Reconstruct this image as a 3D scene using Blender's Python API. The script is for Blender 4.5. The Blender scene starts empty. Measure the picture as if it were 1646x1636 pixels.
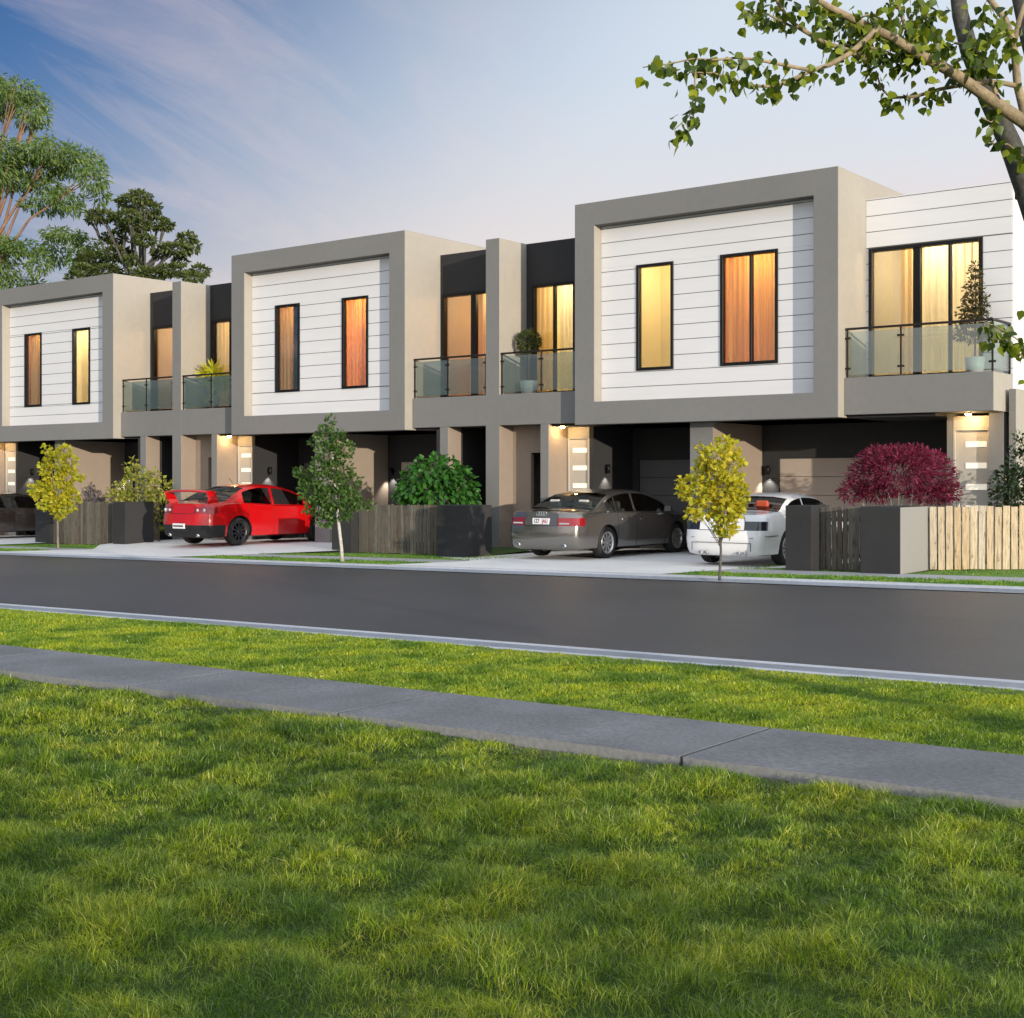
import bpy, math, random
SKY_STR = .15; SUN_STR = 3.3; EXPO = 0.17
SKY_TINT = (.25, .40, .70, 1); CLOUD_COL = (5.0, 4.1, 3.95, 1); CLOUD_AMT = .36; CLOUD_ROT = 112; CLOUD_LOC = (5.2, -2.6, 0)
VEIL = (3.9, 4.4, 5.0, 1); VEIL_LOW = (4.95, 4.45, 4.25, 1); SUN_COL = (1, .88, .72)
SUNSIDE = 1.6
import bpy, bmesh, math, random
import numpy as np
from mathutils import Vector, Matrix
random.seed(7); RNG = np.random.default_rng(11)
SC = bpy.context.scene
COL = SC.collection
R = math.radians

# ------------------------------------------------------------------ camera model
F = 2200.0; TH = R(37.4); CX = 823.0; HY = 770.0; HC = 1.7
S_, C_ = math.sin(TH), math.cos(TH)
def proj(X, Y, Z):
    d = -S_*X + C_*Y; r = C_*X + S_*Y
    return CX + F*r/d, HY - F*(Z-HC)/d
def ray(px, py):
    r = (px-CX)/F; u = -(py-HY)/F
    return (-S_ + C_*r, C_ + S_*r, u)
def at(px, py, d):                       # real point at distance d along the view axis
    a = ray(px, py); return Vector((a[0]*d, a[1]*d, HC + a[2]*d))
def gz(X): return 0.0122*(X + 11.7)      # the street falls gently to the left
def wall_pt(px, py, Y):
    a = ray(px, py); k = Y/a[1]; return (k*a[0], Y, HC + k*a[2])

cam = bpy.data.cameras.new('camera'); camo = bpy.data.objects.new('camera', cam); COL.objects.link(camo)
camo.location = (0, 0, HC); camo.rotation_euler = (R(90), 0, TH)
cam.sensor_width = 36; cam.lens = F/1646*36; cam.shift_y = -48/1646
cam.clip_start = 0.1; cam.clip_end = 3000
SC.camera = camo

# ------------------------------------------------------------------ node helpers
def new_mat(name):
    m = bpy.data.materials.new(name); m.use_nodes = True
    nt = m.node_tree; nt.nodes.clear()
    out = nt.nodes.new('ShaderNodeOutputMaterial')
    return m, nt, out
def N(nt, t, **k):
    n = nt.nodes.new(t)
    for a, v in k.items():
        if a.startswith('i_'): n.inputs[int(a[2:])].default_value = v
        else: setattr(n, a, v)
    return n
def c4(c): return (c[0], c[1], c[2], 1)
def noise_node(nt, scale, detail=4, rough=.55, stretch=None, coord='Object'):
    tc = N(nt, 'ShaderNodeTexCoord'); src = tc.outputs[coord]
    if stretch:
        mp = N(nt, 'ShaderNodeMapping'); mp.inputs['Scale'].default_value = stretch
        nt.links.new(src, mp.inputs[0]); src = mp.outputs[0]
    n = N(nt, 'ShaderNodeTexNoise'); n.inputs['Scale'].default_value = scale
    n.inputs['Detail'].default_value = detail; n.inputs['Roughness'].default_value = rough
    nt.links.new(src, n.inputs['Vector']); return n
def ramp(nt, src, stops):
    r = N(nt, 'ShaderNodeValToRGB'); e = r.color_ramp.elements
    while len(e) < len(stops): e.new(.5)
    for k, (p, c) in enumerate(stops): e[k].position = p; e[k].color = c4(c)
    nt.links.new(src, r.inputs[0]); return r
def sc(c, k): return tuple(min(1, x*k) for x in c)
def mat(name, col, rough=.6, metal=0, var=None, var2=None, bump=None, coat=0, spec=.5, stretch=None, emit=None):
    """var=(scale, amount) small colour variation; bump=(scale, strength)"""
    m, nt, out = new_mat(name)
    b = N(nt, 'ShaderNodeBsdfPrincipled')
    b.inputs['Roughness'].default_value = rough; b.inputs['Metallic'].default_value = metal
    b.inputs['Coat Weight'].default_value = coat; b.inputs['Coat Roughness'].default_value = .03
    b.inputs['Specular IOR Level'].default_value = spec
    b.inputs['Base Color'].default_value = c4(col)
    if var:
        n = noise_node(nt, var[0], 5, .6, stretch)
        r = ramp(nt, n.outputs[0], [(.28, sc(col, 1-var[1])), (.5, col), (.72, sc(col, 1+var[1]))])
        src = r.outputs[0]
        if var2:
            n2 = noise_node(nt, var2[0], 3, .5)
            r2 = ramp(nt, n2.outputs[0], [(.35, (1-var2[1],)*3), (.65, (1, 1, 1))])
            mx = N(nt, 'ShaderNodeMixRGB', blend_type='MULTIPLY'); mx.inputs[0].default_value = 1
            nt.links.new(src, mx.inputs[1]); nt.links.new(r2.outputs[0], mx.inputs[2]); src = mx.outputs[0]
        nt.links.new(src, b.inputs['Base Color'])
    if bump:
        n = noise_node(nt, bump[0], 3, .6, stretch)
        bp = N(nt, 'ShaderNodeBump'); bp.inputs['Strength'].default_value = bump[1]; bp.inputs['Distance'].default_value = .01
        nt.links.new(n.outputs[0], bp.inputs['Height']); nt.links.new(bp.outputs[0], b.inputs['Normal'])
    if emit:
        b.inputs['Emission Color'].default_value = c4(emit[0]); b.inputs['Emission Strength'].default_value = emit[1]
    nt.links.new(b.outputs[0], out.inputs[0]); return m
def leaf_mat(name, cols, trans=.35, rough=.5, big=None):
    """colour varies per leaf (random per island); leaves let light through"""
    m, nt, out = new_mat(name)
    g = N(nt, 'ShaderNodeNewGeometry')
    k = len(cols); src = g.outputs['Random Per Island']
    r = ramp(nt, src, [(i/(k-1), c) for i, c in enumerate(cols)]); csrc = r.outputs[0]
    if big:
        n = noise_node(nt, big[0], 3, .6)
        r2 = ramp(nt, n.outputs[0], [(.36, big[1]), (.64, big[2])])
        mx = N(nt, 'ShaderNodeMixRGB', blend_type='MULTIPLY'); mx.inputs[0].default_value = 1
        nt.links.new(csrc, mx.inputs[1]); nt.links.new(r2.outputs[0], mx.inputs[2]); csrc = mx.outputs[0]
    b = N(nt, 'ShaderNodeBsdfPrincipled'); b.inputs['Roughness'].default_value = rough
    b.inputs['Specular IOR Level'].default_value = .35
    t = N(nt, 'ShaderNodeBsdfTranslucent')
    br = N(nt, 'ShaderNodeMixRGB', blend_type='MULTIPLY'); br.inputs[0].default_value = 1; br.inputs[2].default_value = (1.25, 1.2, .6, 1)
    nt.links.new(csrc, b.inputs['Base Color']); nt.links.new(csrc, br.inputs[1]); nt.links.new(br.outputs[0], t.inputs[0])
    mx = N(nt, 'ShaderNodeMixShader'); mx.inputs[0].default_value = trans
    nt.links.new(b.outputs[0], mx.inputs[1]); nt.links.new(t.outputs[0], mx.inputs[2]); nt.links.new(mx.outputs[0], out.inputs[0])
    return m
def glass_mat(name, tint, gloss=.12, rough=.0, gcol=(1, 1, 1), haze=0, k=.6):
    m, nt, out = new_mat(name)
    tr = N(nt, 'ShaderNodeBsdfTransparent'); tr.inputs[0].default_value = c4(tint)
    gl = N(nt, 'ShaderNodeBsdfGlossy'); gl.inputs[0].default_value = c4(gcol); gl.inputs['Roughness'].default_value = rough
    lw = N(nt, 'ShaderNodeLayerWeight'); lw.inputs[0].default_value = .35
    ma = N(nt, 'ShaderNodeMath', operation='MULTIPLY_ADD'); ma.inputs[1].default_value = k; ma.inputs[2].default_value = gloss
    nt.links.new(lw.outputs['Fresnel'], ma.inputs[0])
    mx = N(nt, 'ShaderNodeMixShader'); nt.links.new(ma.outputs[0], mx.inputs[0])
    nt.links.new(tr.outputs[0], mx.inputs[1]); nt.links.new(gl.outputs[0], mx.inputs[2]); last = mx
    if haze:
        df = N(nt, 'ShaderNodeBsdfDiffuse'); df.inputs[0].default_value = c4(gcol)
        m2 = N(nt, 'ShaderNodeMixShader'); m2.inputs[0].default_value = haze
        nt.links.new(mx.outputs[0], m2.inputs[1]); nt.links.new(df.outputs[0], m2.inputs[2]); last = m2
    nt.links.new(last.outputs[0], out.inputs[0]); return m
def emit_mat(name, col, s):
    m, nt, out = new_mat(name); e = N(nt, 'ShaderNodeEmission'); e.inputs[0].default_value = c4(col); e.inputs[1].default_value = s
    nt.links.new(e.outputs[0], out.inputs[0]); return m
def cloth_mat(name, col, trans=.5):
    m, nt, out = new_mat(name)
    d = N(nt, 'ShaderNodeBsdfDiffuse'); t = N(nt, 'ShaderNodeBsdfTranslucent')
    n = noise_node(nt, 3, 3, .5, (14, 14, .25)); r = ramp(nt, n.outputs[0], [(.3, sc(col, .82)), (.7, sc(col, 1.08))])
    for x in (d, t): nt.links.new(r.outputs[0], x.inputs[0])
    mx = N(nt, 'ShaderNodeMixShader'); mx.inputs[0].default_value = trans
    nt.links.new(d.outputs[0], mx.inputs[1]); nt.links.new(t.outputs[0], mx.inputs[2]); nt.links.new(mx.outputs[0], out.inputs[0]); return m

# ------------------------------------------------------------------ objects
LOC = {}
def tag(o, label=None, cat=None, group=None, kind=None):
    if label: o['label'] = label
    if cat: o['category'] = cat
    if group: o['group'] = group
    if kind: o['kind'] = kind
    return o
def thing(name, label, cat, loc, group=None, rz=0, scale=1):
    o = bpy.data.objects.new(name, None); COL.objects.link(o); o.location = loc
    o.rotation_euler = (0, 0, rz); o.scale = (scale,)*3; o.empty_display_size = .2
    LOC[o.name] = Vector(loc); return tag(o, label, cat, group)
def adopt(o, p, local=False):            # mesh built in world coordinates -> child of p
    if p is None: return o
    o.parent = p
    if not local and p.name in LOC: o.matrix_parent_inverse = Matrix.Translation(-LOC[p.name])
    return o
class MB:
    def __init__(s): s.v = []; s.f = []; s.m = []; s.sm = []
    def vert(s, p): s.v.append(tuple(p)); return len(s.v)-1
    def face(s, idx, mi=0, sm=False): s.f.append(tuple(idx)); s.m.append(mi); s.sm.append(sm)
    def quad(s, a, b, c, d, mi=0): s.face([s.vert(p) for p in (a, b, c, d)], mi)
    def box(s, x0, x1, y0, y1, z0, z1, mi=0, faces=None):
        """faces: dict of left,right,front,back,bottom,top -> material index"""
        g = faces or {}
        k = [s.vert((x, y, z)) for x in (x0, x1) for y in (y0, y1) for z in (z0, z1)]
        for nm, q in (('left', (0, 1, 3, 2)), ('right', (4, 6, 7, 5)), ('front', (0, 4, 5, 1)), ('back', (2, 3, 7, 6)), ('bottom', (0, 2, 6, 4)), ('top', (1, 5, 7, 3))):
            s.face([k[i] for i in q], g.get(nm, mi))
    def obox(s, c, ax, ay, az, mi=0):    # oriented box: centre, three half-axis vectors
        c = Vector(c); k = [s.vert(c + ax*i + ay*j + az*l) for i in (-1, 1) for j in (-1, 1) for l in (-1, 1)]
        for q in ((0, 1, 3, 2), (4, 6, 7, 5), (0, 4, 5, 1), (2, 3, 7, 6), (0, 2, 6, 4), (1, 5, 7, 3)): s.face([k[i] for i in q], mi)
    def tube(s, pts, rad, n=8, mi=0, cap=True):
        pts = [Vector(p) for p in pts]; rings = []
        if not hasattr(rad, '__len__'): rad = [rad]*len(pts)
        up = Vector((.13, .21, .97))
        for i, p in enumerate(pts):
            t = (pts[min(i+1, len(pts)-1)] - pts[max(i-1, 0)])
            if t.length < 1e-9: t = Vector((0, 0, 1))
            t.normalize()
            u = up - t*up.dot(t)
            if u.length < .05: u = Vector((1, 0, 0)) - t*t.x
            u.normalize(); w = t.cross(u); up = u
            rings.append([s.vert(p + (u*math.cos(a) + w*math.sin(a))*rad[i]) for a in [2*math.pi*k/n for k in range(n)]])
        for a, b in zip(rings, rings[1:]):
            for k in range(n): s.face((a[k], a[(k+1) % n], b[(k+1) % n], b[k]), mi, True)
        if cap: s.face(rings[0][::-1], mi); s.face(rings[-1], mi)
    def lathe(s, prof, o, axis='z', n=24, mi=0, sm=True, caps=True):
        """prof: [(r, h)] round axis through o"""
        rings = []
        for r, h in prof:
            ring = []
            for k in range(n):
                a = 2*math.pi*k/n; c, d = r*math.cos(a), r*math.sin(a)
                p = {'z': (c, d, h), 'x': (h, c, d), 'y': (d, h, c)}[axis]
                ring.append(s.vert((o[0]+p[0], o[1]+p[1], o[2]+p[2])))
            rings.append(ring)
        for a, b in zip(rings, rings[1:]):
            for k in range(n): s.face((a[k], a[(k+1) % n], b[(k+1) % n], b[k]), mi, sm)
        if caps and prof[0][0] > 1e-5: s.face(rings[0][::-1], mi)
        if caps and prof[-1][0] > 1e-5: s.face(rings[-1], mi)
    def build(s, name, mats, parent=None, bevel=0, local=False, seg=1):
        me = bpy.data.meshes.new(name); me.from_pydata(s.v, [], s.f)
        for m in (mats if isinstance(mats, (list, tuple)) else [mats]): me.materials.append(m)
        me.polygons.foreach_set('material_index', s.m); me.polygons.foreach_set('use_smooth', s.sm)
        if bevel:
            bm = bmesh.new(); bm.from_mesh(me)
            bmesh.ops.bevel(bm, geom=[e for e in bm.edges if len(e.link_faces) == 2 and e.calc_face_angle(0) > .4], offset=bevel, segments=seg, affect='EDGES', clamp_overlap=True)
            bm.to_mesh(me); bm.free()
        me.update(); o = bpy.data.objects.new(name, me); COL.objects.link(o)
        return adopt(o, parent, local)
def lamp(kind, loc, power, col, parent, size=.03, spot=None, rot=None, name='light'):
    l = bpy.data.lights.new(name, kind); l.energy = power; l.color = col
    l.shadow_soft_size = size
    if spot: l.spot_size = spot; l.spot_blend = .6
    o = bpy.data.objects.new(name, l); COL.objects.link(o); o.location = loc
    if rot: o.rotation_euler = rot
    return adopt(o, parent)
def fast_mesh(name, verts, faces_flat, sizes, mats, parent=None, local=False, smooth=False):
    """numpy route for large meshes"""
    me = bpy.data.meshes.new(name); nv = len(verts); nf = len(sizes); nl = len(faces_flat)
    me.vertices.add(nv); me.vertices.foreach_set('co', np.asarray(verts, np.float32).ravel())
    me.loops.add(nl); me.loops.foreach_set('vertex_index', np.asarray(faces_flat, np.int32))
    me.polygons.add(nf)
    st = np.zeros(nf, np.int32); st[1:] = np.cumsum(sizes)[:-1]
    me.polygons.foreach_set('loop_start', st)
    if smooth: me.polygons.foreach_set('use_smooth', np.ones(nf, bool))
    for m in (mats if isinstance(mats, (list, tuple)) else [mats]): me.materials.append(m)
    me.update(calc_edges=True); me.validate()
    o = bpy.data.objects.new(name, me); COL.objects.link(o); return adopt(o, parent, local)

# ------------------------------------------------------------------ materials
M = {}
M['grey'] = mat('grey_render', (.225, .222, .215), .85, var=(6, .04), var2=(.35, .07), bump=(260, .12))
M['cream'] = mat('cream_render', (.43, .395, .34), .85, var=(5, .04), var2=(.4, .06), bump=(260, .12))
M['cream_shaded'] = mat('cream_render_shaded', (.33, .265, .21), .85, var=(5, .04), var2=(.4, .06), bump=(260, .12))  # lower-level cream darkened, its shade put into the colour
M['charcoal'] = mat('charcoal_render', (.024, .024, .026), .8, var=(6, .06), bump=(260, .1))
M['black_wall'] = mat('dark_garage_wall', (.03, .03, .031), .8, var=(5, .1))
M['white_board'] = mat('white_weatherboard', (.80, .80, .81), .5, var=(3, .02), var2=(.6, .035), stretch=(.3, 1, 3))
M['groove'] = mat('board_groove', (.2, .2, .21), .8)
M['white'] = mat('white_render', (.82, .81, .79), .8, var=(5, .03))
M['black'] = mat('black_frame', (.008, .008, .009), .45, spec=.25)
M['bronze'] = mat('dark_bronze_rail', (.03, .026, .022), .4, .6)
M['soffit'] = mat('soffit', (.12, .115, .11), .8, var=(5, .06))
M['conc'] = mat('driveway_concrete', (.76, .75, .735), .85, var=(9, .06), var2=(.5, .1), bump=(90, .25))
M['kerb'] = mat('kerb_concrete', (.56, .57, .60), .75, var=(14, .12), var2=(.8, .15), bump=(80, .3))
M['gutter'] = mat('gutter_concrete', (.26, .29, .34), .45, var=(14, .15), var2=(.7, .25), bump=(60, .3))
M['path'] = mat('path_concrete', (.215, .218, .232), .85, var=(55, .42), var2=(1.3, .28), bump=(120, .8), stretch=(.5, 1.4, 1))
M['path_edge'] = mat('path_edge', (.25, .25, .25), .9, var=(30, .2))
M['asphalt'] = mat('asphalt', (.040, .042, .048), .42, var=(7, .22), var2=(.35, .28), bump=(150, .6), spec=.5, stretch=(.14, 1.5, 1))
M['dirt'] = mat('soil_under_lawn', (.045, .085, .012), .95, var=(8, .4), bump=(30, .6))
M['verge'] = mat('far_verge_turf', (.12, .22, .03), .95, var=(25, .4), bump=(60, .8))
M['pane'] = glass_mat('window_glass', (.95, .94, .92), .04, k=.38)
M['balu'] = glass_mat('balustrade_glass', (.80, .87, .85), .08, 0, (.9, .95, .95), haze=.03)
M['carglass'] = glass_mat('tinted_car_glass', (.30, .32, .32), .08)
M['plank'] = None
# ------------------------------------------------------------------ sky and sun
SUN_EL = R(6.5); SUN_H = Vector((.9026, -.4305))       # low sun, behind the camera to the right
w = bpy.data.worlds.new('World'); SC.world = w; w.use_nodes = True
nt = w.node_tree; nt.nodes.clear()
out = N(nt, 'ShaderNodeOutputWorld'); bg = N(nt, 'ShaderNodeBackground')
sky = N(nt, 'ShaderNodeTexSky'); sky.sky_type = 'NISHITA'; sky.sun_disc = False
sky.sun_elevation = SUN_EL; sky.sun_rotation = math.atan2(SUN_H.x, SUN_H.y)
sky.altitude = 60; sky.air_density = 1.0; sky.dust_density = 1.6; sky.ozone_density = 1.6
tc = N(nt, 'ShaderNodeTexCoord')
# thin cirrus: streaked noise on a plane overhead
sep = N(nt, 'ShaderNodeSeparateXYZ'); nt.links.new(tc.outputs['Generated'], sep.inputs[0])
ad = N(nt, 'ShaderNodeMath', operation='ADD'); ad.inputs[1].default_value = .12; nt.links.new(sep.outputs[2], ad.inputs[0])
dv = N(nt, 'ShaderNodeVectorMath', operation='SCALE'); iv = N(nt, 'ShaderNodeMath', operation='DIVIDE'); iv.inputs[0].default_value = 1
nt.links.new(ad.outputs[0], iv.inputs[1]); nt.links.new(tc.outputs['Generated'], dv.inputs[0]); nt.links.new(iv.outputs[0], dv.inputs['Scale'])
mp = N(nt, 'ShaderNodeMapping'); mp.inputs['Scale'].default_value = (.45, 1.5, 0); mp.inputs['Location'].default_value = CLOUD_LOC
m0 = N(nt, 'ShaderNodeMapping'); m0.inputs['Rotation'].default_value = (0, 0, R(-CLOUD_ROT)); nt.links.new(dv.outputs[0], m0.inputs[0])
nt.links.new(m0.outputs[0], mp.inputs[0])
n1 = N(nt, 'ShaderNodeTexNoise'); n1.inputs['Scale'].default_value = 2.6; n1.inputs['Detail'].default_value = 9; n1.inputs['Roughness'].default_value = .62; n1.inputs['Distortion'].default_value = .7
nt.links.new(mp.outputs[0], n1.inputs['Vector'])
n2 = N(nt, 'ShaderNodeTexNoise'); n2.inputs['Scale'].default_value = .55; n2.inputs['Detail'].default_value = 3
nt.links.new(mp.outputs[0], n2.inputs['Vector'])
r1 = ramp(nt, n1.outputs[0], [(.44, (0, 0, 0)), (.70, (1, 1, 1))]); r2 = ramp(nt, n2.outputs[0], [(.34, (0, 0, 0)), (.55, (1, 1, 1))])
cm = N(nt, 'ShaderNodeMath', operation='MULTIPLY'); nt.links.new(r1.outputs[0], cm.inputs[0]); nt.links.new(r2.outputs[0], cm.inputs[1])
ck = N(nt, 'ShaderNodeMath', operation='MULTIPLY'); ck.inputs[1].default_value = CLOUD_AMT; nt.links.new(cm.outputs[0], ck.inputs[0])
mx = N(nt, 'ShaderNodeMixRGB'); nt.links.new(ck.outputs[0], mx.inputs[0])
cc = N(nt, 'ShaderNodeMixRGB', blend_type='ADD'); cc.inputs[0].default_value = 1
sk = N(nt, 'ShaderNodeMixRGB', blend_type='MULTIPLY'); sk.inputs[0].default_value = 1; sk.inputs[2].default_value = SKY_TINT
nt.links.new(sky.outputs[0], sk.inputs[1])
mx.inputs[2].default_value = CLOUD_COL
# pale high veil: thin towards the far left and overhead, dense low down and on the sun's side
def dot(vec):
    n = N(nt, 'ShaderNodeVectorMath', operation='DOT_PRODUCT'); n.inputs[1].default_value = vec; nt.links.new(tc.outputs['Generated'], n.inputs[0]); return n.outputs['Value']
def smooth(src, a, b, lo=0, hi=1):
    n = N(nt, 'ShaderNodeMapRange', interpolation_type='SMOOTHSTEP'); n.inputs['From Min'].default_value = a; n.inputs['From Max'].default_value = b
    n.inputs['To Min'].default_value = lo; n.inputs['To Max'].default_value = hi; nt.links.new(src, n.inputs['Value']); return n.outputs['Result']
side = dot((C_, S_, -1.0)); m1 = smooth(side, -.665, -.14); m3 = smooth(sep.outputs[2], .42, .8)
toward = dot((SUN_H.x, SUN_H.y, .1)); m2 = smooth(toward, -.35, .3)
mm = N(nt, 'ShaderNodeMath', operation='MAXIMUM'); nt.links.new(m1, mm.inputs[0]); nt.links.new(m2, mm.inputs[1]); m4 = N(nt, 'ShaderNodeMath', operation='MAXIMUM'); nt.links.new(mm.outputs[0], m4.inputs[0]); nt.links.new(m3, m4.inputs[1])
glow = smooth(toward, -.95, 1.0, 1.0, SUNSIDE)
vl = N(nt, 'ShaderNodeMixRGB'); vl.inputs[1].default_value = VEIL_LOW; vl.inputs[2].default_value = VEIL; nt.links.new(smooth(sep.outputs[2], .10, .30), vl.inputs[0])
vc = N(nt, 'ShaderNodeVectorMath', operation='SCALE'); nt.links.new(vl.outputs[0], vc.inputs[0]); nt.links.new(glow, vc.inputs['Scale'])
vx = N(nt, 'ShaderNodeMixRGB'); nt.links.new(m4.outputs[0], vx.inputs[0]); nt.links.new(sk.outputs[0], vx.inputs[1]); nt.links.new(vc.outputs[0], vx.inputs[2])
nt.links.new(vx.outputs[0], mx.inputs[1])
nt.links.new(mx.outputs[0], bg.inputs[0]); bg.inputs[1].default_value = SKY_STR
nt.links.new(bg.outputs[0], out.inputs[0])
sl = bpy.data.lights.new('sun', 'SUN'); sl.energy = SUN_STR; sl.angle = R(.5); sl.color = SUN_COL
so = bpy.data.objects.new('sun', sl); COL.objects.link(so)
d = Vector((SUN_H.x*math.cos(SUN_EL), SUN_H.y*math.cos(SUN_EL), math.sin(SUN_EL)))
so.rotation_euler = d.to_track_quat('Z', 'Y').to_euler(); so.location = d*60
vs = SC.view_settings; SC.display_settings.display_device = 'sRGB'
vs.view_transform = 'Standard'; vs.look = 'None'; vs.exposure = EXPO; vs.gamma = 1; vs.use_curve_mapping = False
SC.cycles.use_denoising = True; SC.cycles.max_bounces = 8; SC.cycles.transparent_max_bounces = 16
SC.cycles.diffuse_bounces = 4; SC.cycles.glossy_bounces = 4; SC.cycles.sample_clamp_indirect = 6
SC.cycles.caustics_reflective = False; SC.cycles.caustics_refractive = False
# ------------------------------------------------------------------ ground, road, kerbs, paths, driveways (all on the same gentle fall)
def strip(name, x0, x1, prof, mats, kind='structure', nx=2, joints=None):
    """extrude a (y, dz, material) profile along x"""
    b = MB(); xs = [x0 + (x1-x0)*i/nx for i in range(nx+1)]
    for a, c in zip(xs, xs[1:]):
        for (ya, za, ma), (yb, zb, _) in zip(prof, prof[1:]):
            b.quad((a, ya, gz(a)+za), (c, ya, gz(c)+za), (c, yb, gz(c)+zb), (a, yb, gz(a)+zb), ma)
    o = b.build(name, mats); tag(o, kind=kind); return o
g = MB(); xs = [-400, -150, -60, 0, 60, 250]
def gzc(x): return gz(max(-60, min(20, x)))
for a, c in zip(xs, xs[1:]): g.quad((a, -120, gzc(a)-.12), (c, -120, gzc(c)-.12), (c, 700, gzc(c)-.12), (a, 700, gzc(a)-.12))
tag(g.build('ground', M['dirt']), kind='structure')
XL0, XR0 = -62, 14
strip('road', XL0, XR0, [(11.0, 0, 0), (15.4, .05, 0), (19.85, 0, 0)], M['asphalt'])
km = [M['kerb'], M['gutter']]
k1 = strip('kerb', XL0, XR0, [(11.0, .012, 0), (10.88, .010, 1), (10.66, -.006, 1), (10.60, .0, 0), (10.56, .016, 0), (10.42, .022, 0), (10.42, -.1, 0)], km)
strip('kerb', XL0, XR0, [(19.85, .012, 0), (19.97, .006, 1), (20.2, -.004, 1), (20.26, .035, 0), (20.32, .055, 0), (20.48, .06, 0), (20.48, -.1, 0)], km)
# near footpath: slabs with tooled joints, its edge stands proud of the lawn
b = MB(); js = [-62, -52, -42, -35, -29, -24, -20.3, -17.4, -14.6, -11.6, -8.97, -6.66, -3.95, -1.25, 1.5, 4.3, 9, 14]
for a, c in zip(js, js[1:]):
    a += .012; c -= .012
    k = [b.vert((x, y, gz(x)+z)) for x in (a, c) for y in (6.74, 7.86) for z in (-.1, .035)]
    for mi, q in ((1, (0, 4, 5, 1)), (0, (2, 3, 7, 6)), (0, (1, 5, 7, 3)), (0, (0, 1, 3, 2)), (0, (4, 6, 7, 5))): b.face([k[i] for i in q], mi)
tag(b.build('footpath', [M['path'], M['path_edge']], bevel=.003), kind='structure')
strip('lawn', XL0, XR0, [(-8, -.075, 0), (6.72, -.075, 0)], M['dirt'])
strip('lawn', XL0, XR0, [(7.88, -.05, 0), (10.415, -.02, 0)], M['dirt'])
# far side: concrete apron, verge islands on it, footpath, house pads
DRIVES = [(-18.8, -12.4), (-32.3, -25.7), (-44.8, -38.2)]
def pad(X):                              # the drives rise a little towards the garages
    return {0: .0, 1: .10, 2: .06}[0 if X > -22.5 else (1 if X > -35 else 2)]
for i, (a, c) in enumerate(DRIVES):
    p = (0, .1, .06)[i]; x0, x1 = a-.5, c+.5
    if i == 0: x0, x1 = -21.0, -11.0
    if i == 1: x0, x1 = -33.8, -23.9
    if i == 2: x0, x1 = -46.5, -36.8
    b = MB()
    rows = [(20.46, .06, a, c), (21.9, .03, a, c), (23.1, .012, a, c), (24.2, .012+p*.6, x0+.3, x1-.3), (25.2, p+.012, x0, x1), (33, p+.012, x0, x1)]
    for (ya, za, xa0, xa1), (yb, zb, xb0, xb1) in zip(rows, rows[1:]):
        b.quad((xa0, ya, gz(xa0)+za), (xa1, ya, gz(xa1)+za), (xb1, yb, gz(xb1)+zb), (xb0, yb, gz(xb0)+zb))
    tag(b.build('driveway', M['conc']), kind='structure')
def slabpath(x0, x1):
    strip('footpath', x0, x1, [(21.9, .022, 0), (23.08, .018, 0)], M['conc2'])
M['conc2'] = mat('far_path_concrete', (.40, .40, .41), .85, var=(9, .08), var2=(.6, .12), bump=(90, .25))
for x0, x1 in ((-12.38, 14), (-25.68, -18.82), (-38.18, -32.32), (-62, -44.82)):
    slabpath(x0, x1)
    strip('verge', x0, x1, [(20.47, .03, 0), (21.89, .024, 0)], M['verge'])
    strip('verge', x0, x1, [(23.09, .012, 0), (24.9, .01, 0)], M['verge'])
strip('garden_bed', -24.0, -19.8, [(24.9, .012, 0), (27.4, .1, 0)], M['dirt'])
strip('garden_bed', -36.9, -33.0, [(24.9, .012, 0), (27.4, .06, 0)], M['dirt'])
strip('garden_bed', -11.2, -9.0, [(23.3, .016, 0), (28.4, .05, 0)], M['dirt'])
strip('yard', -8.9, 14, [(24.9, .013, 0), (60, .02, 0)], M['verge'])
# ------------------------------------------------------------------ the terrace of townhouses
YF, YB, YD, YE = 27.0, 27.3, 28.45, 38.0     # box front, balcony beam front, balcony rear wall, back of the block
ZB0, ZB1, ZT = 3.0, 8.28, 7.8                 # box bottom / top, top of recessed walls
GREY = dict(left=1, right=1)                  # street fronts grey, returns cream
def cladding(x0, x1, z0, z1, holes, y, zbase, parent, ends=None):
    """horizontal boards with real gaps, cut round the window openings"""
    b = MB(); z = zbase
    while z > z0: z -= .346
    while z < z1 - .01:
        a, c = max(z+.007, z0), min(z+.346-.007, z1)
        cuts = sorted({a, c} | {h for hx0, hx1, hz0, hz1 in holes for h in (hz0, hz1) if a < h < c})
        for p, q in zip(cuts, cuts[1:]):
            if q-p < .012: continue
            xs = [x0]
            for hx0, hx1, hz0, hz1 in sorted(holes):
                if hz0 <= p+.001 and hz1 >= q-.001: xs += [hx0, hx1]
            xs.append(x1)
            for l, r in zip(xs[::2], xs[1::2]):
                if r-l > .01: b.box(l, r, y, y+.025, p, q)
        z += .346
    o = b.build('cladding', M['white_board'], parent, bevel=.004)
    k = MB()
    xs = sorted({x0, x1} | {h for q in holes for h in q[:2]}); zs = sorted({z0, z1} | {h for q in holes for h in q[2:]})
    for l, r in zip(xs, xs[1:]):
        for p, q in zip(zs, zs[1:]):
            if any(h[0] <= l+.001 and h[1] >= r-.001 and h[2] <= p+.001 and h[3] >= q-.001 for h in holes): continue
            k.box(l, r, y+.03, y+.05, p, q)
    k.build('wall_backing', M['groove'], o)
    return o
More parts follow.
